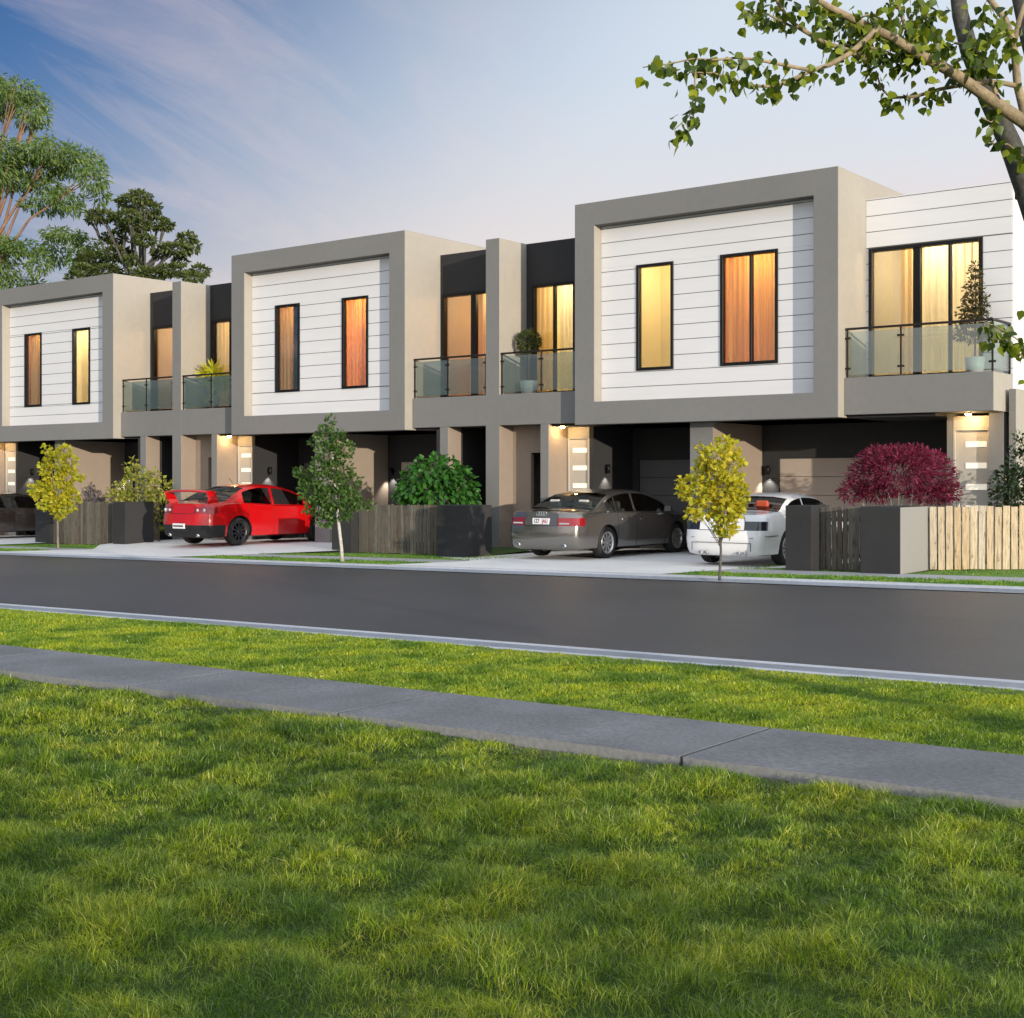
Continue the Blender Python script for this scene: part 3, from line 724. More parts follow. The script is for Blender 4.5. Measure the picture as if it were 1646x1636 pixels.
            o = q.build('rim', sp['rim'], local=True); o.parent = wr
            d = MB(); d.lathe([(.0001, s*-.02), (ri-.04, s*-.02)], (0, 0, 0), 'x', 30); o = d.build('brake_disc', M['arch'], local=True); o.parent = wr
    def part(mb, name, m, p=root, **k):
        o = mb.build(name, m, local=True, **k); o.parent = p; return o
    # cabin
    b = MB(); b.box(-.78*W, .78*W, rg[0]+.55, wg[1]-.3, .24, .42)
    b.box(-.8*W, .8*W, rg[0]-.05, rg[0]+.55, Bf(1)-.06, Bf(1)-.03); b.box(-.8*W, .8*W, wg[1]-.75, wg[1]-.15, Bf(3)-.12, Bf(3)-.05)
    part(b, 'cabin_floor', M['arch'])
    for yy, zz in ((rg[1]-.28, .52), (bp[0]+.12, .48)):
        for s in (-1, 1):
            b = MB(); c = Vector((s*.38*W*1.05, yy, zz))
            b.obox(c+Vector((0, .25, -.06)), Vector((.24, 0, 0)), Vector((0, .26, 0)), Vector((0, 0, .08)))
            b.obox(c+Vector((0, -.05, .25)), Vector((.23, 0, 0)), Vector((0, .05, .01)), Vector((0, -.09, .29)))
            b.obox(c+Vector((0, -.15, .62)), Vector((.13, 0, 0)), Vector((0, .045, 0)), Vector((0, -.01, .085)))
            part(b, 'seat', sp['seat'], bevel=.03)
    # mirrors, handles, plate, pipes
    my = wg[1]-.45
    for s in (-1, 1):
        b = MB(); x = W*.93; z = Bf(my)+.09
        b.obox((s*(x+.10), my, z), Vector((.085, 0, 0)), Vector((0, .05, 0)), Vector((0, 0, .058))); b.obox((s*(x+.0), my+.02, z-.05), Vector((.04, 0, 0)), Vector((0, .02, 0)), Vector((0, 0, .018)))
        part(b, 'wing_mirror', sp['paint'], bevel=.022, seg=2)
        for t, y in ((DOORF, bp[1]+.18), (DOORR, (sp['door_r'] or 0)+.24)):
            if (t, s) in parts:
                b = MB(); b.obox((s*(W*.992), y, Bf(y)-.14), Vector((.014, 0, 0)), Vector((0, .095, 0)), Vector((0, 0, .013))); part(b, 'handle', sp['trim'], parts[(t, s)], bevel=.006)
    px, pz_, pw, ph = sp['plate']
    b = MB(); b.box(px-pw/2, px+pw/2, -.062+lerp(shear_r, pz_), -.03+lerp(shear_r, pz_), pz_-ph/2, pz_+ph/2); pl = part(b, 'number_plate', M['plate'], bevel=.004)
    for txt, tx, m_ in sp['text']:
        cu = bpy.data.curves.new('plate_text', 'FONT'); cu.body = txt; cu.size = ph*.86; cu.align_x = 'CENTER'; cu.align_y = 'CENTER'; cu.extrude = .001; cu.offset = .002; cu.materials.append(m_)
        o = bpy.data.objects.new('plate_text', cu); COL.objects.link(o); dg = bpy.context.evaluated_depsgraph_get(); me = bpy.data.meshes.new_from_object(o.evaluated_get(dg)); bpy.data.objects.remove(o)
        me.materials.clear(); me.materials.append(m_); o = bpy.data.objects.new('plate_text', me); COL.objects.link(o); o.parent = pl
        o.location = (px+tx, -.0645+lerp(shear_r, pz_), pz_); o.rotation_euler = (R(90), 0, 0); o.scale = (.82, 1, 1)
    for x in sp['pipes']:
        b = MB(); b.lathe([(.028, .0), (.036, .0), (.036, .16), (.028, .16), (.028, .02)], (x, -.015, sp.get('pipez', .27)), 'y', 18); part(b, 'exhaust_pipe', M['chrome'])
    S0 = secs[0]; cx_ = sp.get('capcol', .56)   # boot lid shut line
    for s in (-1, 1):
        b = MB(); b.tube([(s*S0[j][0]*cx_, S0[j][1]-.046, S0[j][2]) for j in range(5, 9)], .006, 5); part(b, 'boot_seam', M['arch'])
    b = MB(); b.tube([(S0[5][0]*cx_*u, S0[5][1]-.046, S0[5][2]) for u in (-1, 0, 1)], .006, 5); b.tube([(S0[4][0]*.9*u, S0[4][1]-.044+.03*abs(u), S0[4][2]+.04) for u in (-1, -.56, 0, .56, 1)], .005, 5); part(b, 'boot_seam', M['arch'])
    if sp.get('extra'): sp['extra'](root, part, parts)
    if sp['bright']:                     # bright moulding round the side glass
        for s in (-1, 1):
            a, e = win[0][0], win[-1][1]; lo = []; hi = []
            for k in range(25):
                y = a+(e-a)*k/24; S = sec(y); p9, p10 = S[9], S[10]
                lo.append((s*(p9[0]+.004), p9[1], p9[2])); hi.append((s*(p10[0]+.004), p10[1], p10[2]+.006))
            b = MB(); b.tube(lo, .010, 6); b.tube(hi, .008, 6); part(b, 'window_trim', M['satin'])
    for s in (-1, 1):                    # door shut lines stand as dark rubber seams
        for y in [bp[0] if sp['door_r'] else bp[1], sp['door_f']] + ([sp['door_r']] if sp['door_r'] else []):
            S = sec(y); b = MB(); b.tube([(s*(p[0]+.0005), p[1], p[2]) for p in S[2:9]], .005, 5); part(b, 'door_seam', M['arch'])
    return root
def paint(name, c, metal, rough=.28):
    return mat(name, c, rough, metal, coat=1.0)
M['arch'] = mat('black_plastic', (.012, .012, .012), .7); M['tyre'] = mat('tyre_rubber', (.02, .02, .02), .8, var=(30, .2))
M['headlamp'] = mat('headlamp', (.7, .7, .72), .1, .3, coat=1); M['plate'] = mat('plate_white', (.85, .82, .82), .4)
M['chrome'] = mat('chrome', (.75, .75, .75), .12, 1); M['satin'] = mat('satin_trim', (.5, .48, .45), .3, 1)
M['alloy'] = mat('alloy_silver', (.78, .76, .74), .3, .85); M['alloy_d'] = mat('alloy_graphite', (.10, .10, .105), .35, .8)
M['tail_red'] = mat('tail_red', (.28, .008, .012), .12, coat=1); M['tail_dark'] = mat('tail_smoked', (.02, .022, .03), .1, coat=1)
M['tail_clear'] = mat('tail_clear', (.55, .20, .18), .12, .2, coat=1)
M['ink'] = mat('plate_ink', (.05, .04, .06), .5); M['ink_red'] = mat('plate_ink_maroon', (.30, .03, .09), .5)
M['seat_l'] = mat('seat_pale', (.55, .53, .5), .7); M['seat_r'] = mat('seat_red', (.5, .08, .03), .7); M['seat_d'] = mat('seat_dark', (.05, .05, .05), .7)
M['p_silver'] = paint('paint_bronze_grey', (.26, .242, .222), .8, .2); M['p_red'] = paint('paint_red', (.56, .004, .006), .0, .25); M['p_white'] = paint('paint_white', (.86, .86, .86), 0, .25)
M['p_dark'] = paint('paint_dark_brown', (.10, .075, .062), .5, .32)
def lathe_rings(root, part, cx, z, y):
    b = MB()
    for i in range(4):
        c = (cx + (i-1.5)*.062, y, z); b.tube([(c[0]+.042*math.cos(a), c[1], c[2]+.042*math.sin(a)) for a in [2*math.pi*k/20 for k in range(21)]], .006, 6, cap=False)
    part(b, 'emblem', M['chrome'])
def sedan_extra(root, part, parts):
    lathe_rings(root, part, 0, .945, .018)
    for s in (-1, 1):                    # pale bar across each tail light
        b = MB(); b.box(*((.47, .71) if s > 0 else (-.71, -.47)), -.012, .0, .735, .765); part(b, 'reversing_lamp', M['headlamp'], parts.get((TAIL, s), root))
SED = dict(name='saloon_car', L=4.9, W=.93, top=[(0, .985), (.3, 1.005), (.62, 1.03), (1.0, 1.20), (1.5, 1.385), (2.1, 1.455), (2.6, 1.45), (3.1, 1.365), (3.6, 1.17), (4.0, .985), (4.5, .885), (4.8, .78), (4.9, .68)],
    belt=[(0, .94), (1, .965), (2, .95), (3.5, .92), (4.1, .88), (4.6, .8), (4.9, .62)], light=(.70, .865), axles=(1.12, 3.96), windows=((1.18, 1.52), (1.56, 2.22), (2.30, 3.55)), rearglass=(.66, 1.46), windscreen=(3.02, 3.92),
    bp=(2.24, 2.28), door_f=3.42, door_r=1.50, tyre=.335, spokes=9, spw=.026, rim=M['alloy'], paint=M['p_silver'], tailmat=M['tail_red'], seat=M['seat_l'], trim=M['satin'], bright=True,
    plate=(0, .79, .42, .125), text=(('1Z7', -.105, M['ink']), ('JAU', .105, M['ink_red'])), pipes=(-.58, .58), pipez=.30, extra=sedan_extra, scale=1.06)
SED.update(label='bronze-grey saloon car parked nose-in with a white number plate and red tail lights', loc=(-17.66, 24.14, gz(-17.66)+.016))
car(SED)
s2 = dict(SED); s2.update(label='dark brown saloon car half hidden behind the leftmost fence pier', loc=(-42.35, 24.1, gz(-42.35)+.075), paint=M['p_dark']); car(s2)
def red_extra(root, part, parts):
    b = MB(); n = 18
    prof = [(-.03, 0), (.03, .036), (.14, .046), (.28, .012), (.14, -.012), (.03, -.016)]
    rows = []
    for i in range(n+1):
        u = -1+2*i/n; x = .74*u; rows.append([b.vert((x, .03+y+.05*u*u, 1.285-.03*u*u+z)) for y, z in prof])
    for a, c in zip(rows, rows[1:]):
        for k in range(len(prof)): b.face((a[k], a[(k+1) % 6], c[(k+1) % 6], c[k]), 0, True)
    b.face(rows[0]); b.face(rows[-1][::-1])
    for s in (-1, 1):                    # end plates curve down and inwards to the boot edge
        pl = [(.755, 1.285), (.765, 1.19), (.75, 1.09), (.70, 1.0)]
        for (xa, za), (xb, zb_) in zip(pl, pl[1:]):
            q = [b.vert((s*x, y, z)) for x, z in ((xa, za), (xb, zb_)) for y in (.06+(1.285-z)*.35, .31+(1.285-z)*.5)] + [b.vert((s*(x-.022), y, z)) for x, z in ((xa, za), (xb, zb_)) for y in (.06+(1.285-z)*.35, .31+(1.285-z)*.5)]
            for fc in ((0, 1, 3, 2), (4, 6, 7, 5), (0, 4, 5, 1), (2, 3, 7, 6), (0, 2, 6, 4), (1, 5, 7, 3)): b.face([q[i] for i in fc], 0)
    part(b, 'rear_wing', M['p_red'])
    b = MB(); b.box(-.27, .07, -.074, -.0625, .455, .487); part(b, 'plate_band', M['ink'])
    for s in (-1, 1):
        for x, w_ in ((.50, .035), (.70, .045)):
            q = MB(); q.lathe([(w_, 0), (w_*.95, -.02), (.0001, -.03)], (s*x, .02+.03*(x > .6), .845), 'y', 16); part(q, 'lamp_lens', M['headlamp'], parts.get((TAIL, s), root))
    q = MB()
    for k in range(3):
        a = math.pi/2+2*math.pi*k/3; u = Vector((math.cos(a), 0, math.sin(a))); w_ = Vector((-math.sin(a), 0, math.cos(a))); o = Vector((0, .01, .86))
        q.face([q.vert(p) for p in (o, o+u*.03+w_*.018, o+u*.06, o+u*.03-w_*.018)][::-1])
    part(q, 'emblem', M['chrome'])
    q = MB(); q.tube([(.1, 1.42, 1.47), (.1, 1.30, 1.60)], .006, 6); part(q, 'aerial', M['arch'])
    q = MB(); q.box(-.27, .27, -.058, -.04, .335, .40); part(q, 'rear_diffuser', M['arch'])
RED = dict(SED); RED.update(name='sports_saloon', label='bright red sports saloon with a big rear wing parked in the middle drive', L=4.55, W=.90,
    top=[(0, 1.0), (.25, 1.03), (.5, 1.06), (.9, 1.25), (1.3, 1.405), (1.8, 1.465), (2.3, 1.445), (2.8, 1.33), (3.3, 1.12), (3.6, 1.01), (4.1, .92), (4.4, .8), (4.55, .66)],
    belt=[(0, .96), (.9, 1.0), (2, .95), (3.2, .91), (3.8, .87), (4.3, .78), (4.55, .6)], light=(.76, .92), axles=(.95, 3.58), windows=((1.13, 2.02), (2.10, 3.2)), rearglass=(.52, 1.28), windscreen=(2.72, 3.5), bp=(2.04, 2.08), door_f=3.1, door_r=1.25,
    tyre=.335, spokes=10, spw=.02, rim=M['alloy_d'], paint=M['p_red'], tailmat=M['tail_red'], bumpmat=M['arch'], bumpj=3, seat=M['seat_d'], trim=M['p_red'], bright=False, plate=(-.1, .47, .42, .12), text=(('JAMZY', 0, M['ink']),), pipes=(-.5, .5), pipez=.26, extra=red_extra,
    shear=[(.19, .12), (.3, .03), (.46, 0), (.70, .015), (.76, .04), (.95, .07), (1.2, .08)], scale=1.15, loc=(-29.42, 23.9, gz(-29.4)+.112))
RED['text'] = (('•••••', 0, M['ink']),)
RED['text'] = ()
car(RED)
def white_extra(root, part, parts):
    b = MB(); b.box(-.62, .62, -.058, -.035, .445, .452); b.box(-.62, -.613, -.05, -.035, .30, .445); b.box(.613, .62, -.05, -.035, .30, .445); part(b, 'bumper_seam', M['arch'])
    for s in (-1, 1):
        b = MB(); b.box(s*.88-.01, s*.88+.01, .02, .55, .575, .585); part(b, 'bumper_seam', M['arch'])
WHT = dict(SED); WHT.update(name='coupe_car', label='white coupe with smoked tail lights and four exhaust pipes behind the small maple', L=4.49, W=.89,
    top=[(0, .985), (.3, 1.01), (.68, 1.04), (1.05, 1.19), (1.5, 1.33), (2.0, 1.375), (2.5, 1.345), (3.0, 1.2), (3.5, 1.0), (4.1, .9), (4.4, .76), (4.49, .62)],
    belt=[(0, .93), (.9, .965), (2, .93), (3.3, .88), (3.9, .84), (4.3, .74), (4.49, .56)], light=(.68, .85), axles=(.98, 3.71), windows=((1.08, 1.82), (1.88, 3.05)), rearglass=(.72, 1.38), windscreen=(2.6, 3.42), bp=(1.84, 1.85), door_f=3.2, door_r=None,
    tyre=.33, spokes=10, spw=.018, rim=M['alloy'], paint=M['p_white'], tailmat=M['tail_dark'], tail_y=.15, capcol=.66, seat=M['seat_r'], trim=M['p_white'], bright=False, plate=(0, .77, .40, .11), text=(), pipes=(-.46, -.34, .34, .46), pipez=.25, extra=white_extra, scale=1.04,
    loc=(-12.92, 23.62, gz(-12.9)+.016))
car(WHT)
# ------------------------------------------------------------------ low front fences: rendered piers with palings between
def wood_mat(name, cols, grain=1.0):
    m, nt, out = new_mat(name); b = N(nt, 'ShaderNodeBsdfPrincipled'); b.inputs['Roughness'].default_value = .85
    g = N(nt, 'ShaderNodeNewGeometry'); k = len(cols)
    r = ramp(nt, g.outputs['Random Per Island'], [(i/(k-1), c) for i, c in enumerate(cols)]); r.color_ramp.interpolation = 'LINEAR'
    n = noise_node(nt, 6, 6, .65, (9, 9, .6)); r2 = ramp(nt, n.outputs[0], [(.3, (.45, .42, .4)), (.5, (.9, .88, .85)), (.7, (1.2, 1.18, 1.15))])
    n3 = noise_node(nt, 5, 2, .5, (3, 3, 1.2)); r3 = ramp(nt, n3.outputs[0], [(.28, (.35, .3, .27)), (.36, (1, 1, 1))])
    mx = N(nt, 'ShaderNodeMixRGB', blend_type='MULTIPLY'); mx.inputs[0].default_value = 1; nt.links.new(r.outputs[0], mx.inputs[1]); nt.links.new(r2.outputs[0], mx.inputs[2])
    m2 = N(nt, 'ShaderNodeMixRGB', blend_type='MULTIPLY'); m2.inputs[0].default_value = .6; nt.links.new(mx.outputs[0], m2.inputs[1]); nt.links.new(r3.outputs[0], m2.inputs[2])
    nt.links.new(m2.outputs[0], b.inputs['Base Color'])
    bp = N(nt, 'ShaderNodeBump'); bp.inputs['Strength'].default_value = .5; bp.inputs['Distance'].default_value = .006; nt.links.new(n.outputs[0], bp.inputs['Height']); nt.links.new(bp.outputs[0], b.inputs['Normal'])
    nt.links.new(b.outputs[0], out.inputs[0]); return m
M['old_wood'] = wood_mat('weathered_palings', [(.11, .10, .085), (.17, .155, .13), (.12, .095, .075), (.20, .185, .155), (.09, .085, .08), (.15, .13, .105)])
M['new_wood'] = wood_mat('fresh_palings', [(.58, .45, .28), (.66, .54, .37), (.53, .40, .25), (.68, .58, .43), (.46, .42, .35), (.60, .47, .31)])
M['pier'] = mat('pier_render', (.043, .043, .045), .9, var=(7, .06), var2=(1.2, .12), bump=(220, .15), spec=.25); M['pier_lit'] = mat('pier_sunlit_side', (.30, .29, .275), .85, var=(40, .06), bump=(220, .15))  # the pale side puts the sun on that pier face into its colour
def palings(x0, y0, x1, y1, zt, w, gap, m, name, parent, z0=None):
    b = MB(); d = Vector((x1-x0, y1-y0, 0)); n = int(d.length/(w+gap)); u = d.normalized(); p = Vector((-u.y, u.x, 0))
    for i in range(n):
        c = Vector((x0, y0, 0)) + u*((i+.5)*(d.length/n)); zb_ = gz(c.x)+.02+random.uniform(0, .015); ztt = zt+random.uniform(-.022, .008)
        tl = random.uniform(-.006, .006)
        b.obox((c.x, c.y, (zb_+ztt)/2), u*(w/2)*random.uniform(.9, 1.03), p*.010, Vector((0, 0, (ztt-zb_)/2)) + u*tl + p*random.uniform(-.004, .004))
    return b.build(name, m, parent, bevel=.003)
def rails(x0, y0, x1, y1, zs, m, parent, off=.035):
    b = MB(); d = Vector((x1-x0, y1-y0, 0)); u = d.normalized(); p = Vector((-u.y, u.x, 0))
    for z in zs: b.obox(((x0+x1)/2+p.x*off, (y0+y1)/2+p.y*off, z), u*(d.length/2), p*.022, Vector((0, 0, .04)))
    return b.build('rail', m, parent)
def fence(label, piers, zt, y, pier_lit=False):
    (a0, a1, ya, yb), (b0, b1, yc, yd) = piers
    root = thing('front_fence', label, 'fence', ((a0+b1)/2, y, gz((a0+b1)/2)), 'low fences along the front gardens')
    for x0, x1, yy0, yy1, side in ((a0, a1, ya, yb, 0), (b0, b1, yc, yd, 1)):
        b = MB(); b.box(x0, x1, yy0, yy1, gz(x0)-.3, zt, 0, dict(right=1) if side and pier_lit else None)
        b.build('pier', [M['pier'], M['pier_lit']], root, bevel=.008)
    palings(a1+.01, y, b0-.01, y, zt-.015, .095, .012, M['old_wood'], 'palings', root)
    rails(a1, y, b0, y, (gz(a1)+.3, zt-.25), M['old_wood'], root)
    return root
fence('dark fence with weathered palings between the white coupe and the purple bush', ((-11.32, -10.80, 23.1, 23.9), (-9.80, -9.07, 22.95, 24.34)), 1.215, 23.45, True)
fence('dark fence with weathered palings below the rounded green bush', ((-24.42, -23.74, 24.5, 25.2), (-20.72, -19.74, 24.2, 25.05)), 1.10, 24.75)
fence('dark fence with weathered palings left of the red car', ((-37.55, -36.75, 24.75, 25.4), (-33.3, -32.72, 24.5, 25.5)), 1.04, 24.85)
pk = thing('picket_fence', 'fresh pale timber picket fence cut by the right picture edge', 'fence', (-7, 25.8, gz(-7)))
palings(-9.04, 24.24, -4.6, 27.6, 1.215, .128, .016, M['new_wood'], 'pickets', pk); rails(-9.04, 24.24, -4.6, 27.6, (.38, .98), M['old_wood'], pk)
# ------------------------------------------------------------------ leaves, shrubs, trees
def unit(v): return v/np.maximum(np.linalg.norm(v, axis=1, keepdims=True), 1e-9)
def leaves(name, P, size, m, parent, shape='oval', up=.35, droop=0., D=None, fold=.25, aspect=.55, rng=RNG):
    """one small folded leaf per point"""
    n = len(P); d = unit(rng.normal(size=(n, 3)) + np.array([0, 0, -droop])) if D is None else unit(D + rng.normal(size=(n, 3))*.45 + np.array([0, 0, -droop]))
    nn = rng.normal(size=(n, 3)) + np.array([0, 0, up*3]); s = unit(np.cross(d, nn)); nn = unit(np.cross(s, d))
    L = (size*rng.uniform(.65, 1.25, n))[:, None]
    if shape == 'oval': prof = [(0, 0), (.35, 1), (.7, .75), (1, 0)]
    elif shape == 'spade': prof = [(0, 0), (.22, 1.0), (.5, .9), (1, 0)]
    elif shape == 'blade': prof = [(0, .25), (.4, 1), (.75, .7), (1, 0)]
    a = aspect*.5*L
    V = []
    for t, wd in prof:
        c = P + d*L*t - nn*L*.12*t*t
        V += [c - s*a*wd + nn*a*wd*fold, c, c + s*a*wd + nn*a*wd*fold]
    k = len(prof)*3
    V = np.stack(V, 1).reshape(-1, 3)
    fl = []
    for i in range(len(prof)-1):
        b0, b1 = i*3, i*3+3
        fl += [[b0, b0+1, b1+1, b1], [b0+1, b0+2, b1+2, b1+1]]
    fl = np.array(fl)
    Fq = (fl[None] + (np.arange(n)*k)[:, None, None]).reshape(-1)
    return fast_mesh(name, V, Fq, np.full(n*len(fl), 4, np.int32), m, parent)
def blob_pts(blobs, per, shell=.45, rng=RNG):
    """blobs: (centre, rx, ry, rz) ellipsoids; points crowd towards the skin"""
    P = []; D = []
    vol = np.array([b[1]*b[2]*b[3] for b in blobs])**(2/3); cnt = np.maximum(1, (per*vol/vol.sum())).astype(int)
    for (c, rx, ry, rz), k in zip(blobs, cnt):
        u = unit(rng.normal(size=(k, 3))); r = rng.uniform(shell**3, 1, k)**(1/3)*rng.uniform(.85, 1.12, k)
        P.append(np.array(c) + u*np.array([rx, ry, rz])*r[:, None]); D.append(u)
    return np.concatenate(P), np.concatenate(D)
def px_blobs(lst, d, depth=1.0, jit=.35):
    """(px, py, rx, ry) sizes read off the photo, given real distance and depth"""
    o = []; k = d/F
    for px, py, rx, ry in lst:
        dd = d + random.uniform(-jit, jit)*depth
        c = at(px, py, dd); o.append((tuple(c), rx*k, max(rx*k*depth, .05), ry*k))
    return o
def limbs(name, base, blobs, r0, m, parent, fork=.45, n=7, trunk=None, sub=0, wob=.08, cap=None, lm=None, thin=.6):
    """trunk plus one tapering limb to each crown clump"""
    b = MB(); base = Vector(base)
    top = Vector(trunk) if trunk else base + Vector((0, 0, .5))
    pts = [base + (top-base)*t + Vector((random.uniform(-1, 1), random.uniform(-1, 1), 0))*wob*.25*(t > 0)*(t < 1) for t in (0, .12, .35, .65, 1)]
    b.tube(pts, [r0*1.35, r0*1.05, r0, r0*.92, r0*.85], n)
    for c, rx, ry, rz in (blobs[:cap] if cap else blobs):
        c = Vector(c); s = base + (top-base)*random.uniform(.75, 1.0) if sub == 0 else top
        mid = s.lerp(c, .5) + Vector((random.uniform(-1, 1)*wob, random.uniform(-1, 1)*wob, wob*.8))
        q1 = s.lerp(mid, .5); L = (c-s).length
        rr = r0*thin*min(1, .35+L*.25)
        b.tube([s, q1, mid, mid.lerp(c, .55), c], [rr, rr*.8, rr*.55, rr*.35, rr*.15], max(5, n-2), 1 if lm else 0)
        for _ in range(3):
            e = c + Vector((random.uniform(-1, 1)*rx, random.uniform(-1, 1)*ry, random.uniform(-.4, 1)*rz))*.8
            b.tube([mid.lerp(c, .4), (mid.lerp(c, .4)+e)/2+Vector((0, 0, wob*.3)), e], [rr*.35, rr*.22, rr*.08], 5, 1 if lm else 0)
    return b.build(name, [m, lm or m], parent)
M['bark'] = mat('bark_brown', (.13, .09, .065), .9, var=(14, .3), bump=(40, .6)); M['bark_w'] = mat('bark_birch_white', (.62, .60, .55), .8, var=(18, .25), var2=(30, .3))
M['bark_o'] = mat('bark_gum_orange', (.30, .17, .10), .85, var=(2, .3)); M['bark_g'] = mat('bark_grey', (.10, .095, .085), .9, var=(8, .3))
M['bark_p'] = mat('stem_pale', (.36, .30, .24), .85, var=(14, .2))
YL = [(.42, .42, .025), (.60, .54, .035), (.30, .36, .03), (.64, .50, .03), (.48, .50, .05), (.45, .36, .025)]
M['maple'] = leaf_mat('maple_yellow_leaf', YL, .35); M['maple_l'] = leaf_mat('maple_gold_leaf', [(.56, .52, .035), (.42, .46, .035), (.62, .52, .035), (.30, .38, .03), (.58, .46, .03)], .35)
M['birch'] = leaf_mat('birch_green_leaf', [(.05, .12, .022), (.10, .19, .04), (.03, .08, .015), (.17, .26, .07), (.07, .15, .028), (.04, .10, .02)], .3, .4)
M['bush'] = leaf_mat('bush_green_leaf', [(.03, .12, .018), (.055, .19, .025), (.02, .08, .015), (.08, .24, .03), (.04, .14, .02)], .3, .35)
M['olive'] = leaf_mat('shrub_olive_leaf', [(.22, .27, .035), (.36, .38, .06), (.12, .16, .02), (.46, .44, .09), (.28, .29, .035)], .3)
M['purple'] = leaf_mat('plum_leaf', [(.13, .011, .038), (.25, .024, .075), (.07, .006, .022), (.36, .045, .12), (.15, .013, .042)], .35)
M['dgreen'] = leaf_mat('laurel_leaf', [(.016, .035, .014), (.03, .06, .02), (.012, .026, .012), (.055, .09, .03)], .2, .35)
M['gum'] = leaf_mat('gum_leaf', [(.10, .18, .045), (.17, .26, .06), (.06, .12, .035), (.22, .30, .08), (.12, .19, .055)], .3, .4)
M['gum2'] = leaf_mat('dark_tree_leaf', [(.07, .10, .028), (.12, .16, .045), (.04, .06, .02), (.17, .20, .06), (.08, .11, .03)], .25, .45)
M['grasspl'] = leaf_mat('yellow_grass_leaf', [(.62, .62, .04), (.75, .68, .05), (.48, .56, .05)], .4)
M['plane'] = leaf_mat('near_tree_leaf', [(.045, .09, .010), (.22, .29, .018), (.025, .055, .008), (.32, .37, .025), (.035, .07, .010), (.09, .14, .012), (.03, .06, .008)], .3, .42)
M['lav'] = leaf_mat('lavender_leaf', [(.10, .085, .11), (.16, .14, .16), (.08, .08, .075)], .2)

def tree(name, label, cat, base, blobs, per, size, lm, bm_, r0, trunk, group=None, shell=.35, **k):
    root = thing(name, label, cat, base, group)
    limbs('trunk', base, blobs, r0, bm_, root, trunk=trunk, wob=k.get('wob', .08), n=k.get('n', 8), cap=k.get('cap'), lm=k.get('limbm'), thin=k.get('thin', .6))
    P, D = blob_pts(blobs, per, shell); sh = k.get('shape', 'oval')
    leaves('crown', P, size, lm, root, sh, k.get('up', .35), k.get('droop', 0), D if k.get('out', True) else None, aspect=k.get('aspect', .6))
    return root
# --- street trees
d = 22.2; base = (-10.83, 19.98+.8, gz(-10.8)+.02); d = -S_*base[0]+C_*base[1]
def gb(px, py): 
    a = ray(px, py); k = (HC-.0122*11.7)/(.0122*a[0]-a[2]); return (k*a[0], k*a[1], HC+k*a[2])
bR = gb(1157, 940); bR = (bR[0]*1.035, bR[1]*1.035, gz(bR[0]*1.035)+.02); dR = -S_*bR[0]+C_*bR[1]
tree('maple_tree', 'young yellow-green maple in front of the white coupe', 'tree', bR,
     px_blobs([(1163, 712, 14, 14), (1176, 722, 12, 16), (1150, 735, 22, 20), (1178, 752, 20, 22), (1140, 760, 26, 20), (1105, 775, 16, 10), (1120, 795, 24, 14), (1095, 790, 10, 8), (1160, 785, 30, 22), (1182, 790, 18, 22), (1132, 820, 24, 12), (1168, 820, 26, 18), (1186, 812, 14, 16), (1198, 798, 7, 8), (1165, 845, 20, 14), (1115, 828, 14, 8), (1172, 858, 8, 6), (1126, 722, 7, 7), (1132, 745, 10, 8)], dR, .9, .25),
     2100, .088, M['maple'], M['bark_g'], .022, at(1158, 862, dR), 'street trees along the verge', shape='spade', aspect=.85, wob=.05)
bM = (-20.71, 20.75+.35, gz(-20.7)+.025); dM = -S_*bM[0]+C_*bM[1]
tree('birch_tree', 'slender young birch with a white stem in front of the red car', 'tree', bM,
     px_blobs([(530, 680, 8, 14), (524, 700, 18, 16), (545, 705, 12, 14), (506, 712, 9, 7), (530, 730, 22, 18), (556, 722, 14, 12), (512, 750, 14, 16), (548, 755, 22, 16), (528, 775, 30, 16), (565, 775, 16, 16), (490, 765, 16, 10), (480, 758, 9, 6), (500, 790, 24, 16), (535, 800, 34, 16), (565, 800, 16, 14), (512, 815, 22, 14), (545, 825, 24, 12), (522, 838, 16, 8), (575, 808, 14, 7), (592, 812, 9, 5)], dM, .9, .25),
     3600, .092, M['birch'], M['bark_w'], .035, at(531, 700, dM), 'street trees along the verge', shape='oval', aspect=.6, wob=.05, limbm=M['bark'], thin=.35)
bL = (-32.9*1.012, 22.41*1.012, gz(-33.2)+.02); dL = -S_*bL[0]+C_*bL[1]
tree('maple_tree', 'young golden maple in front of the far left fence', 'tree', bL,
     px_blobs([(76, 722, 9, 7), (104, 724, 12, 9), (88, 738, 16, 12), (112, 742, 12, 12), (70, 745, 8, 8), (84, 760, 22, 14), (108, 765, 18, 14), (128, 767, 9, 5), (72, 785, 18, 12), (96, 790, 26, 14), (115, 800, 14, 12), (60, 790, 10, 10), (80, 810, 18, 10), (102, 815, 20, 10), (92, 828, 9, 6), (52, 785, 6, 5)], dL, .9, .25),
     1700, .112, M['maple_l'], M['bark_p'], .03, at(92, 800, dL), 'street trees along the verge', shape='spade', aspect=.85, wob=.05)
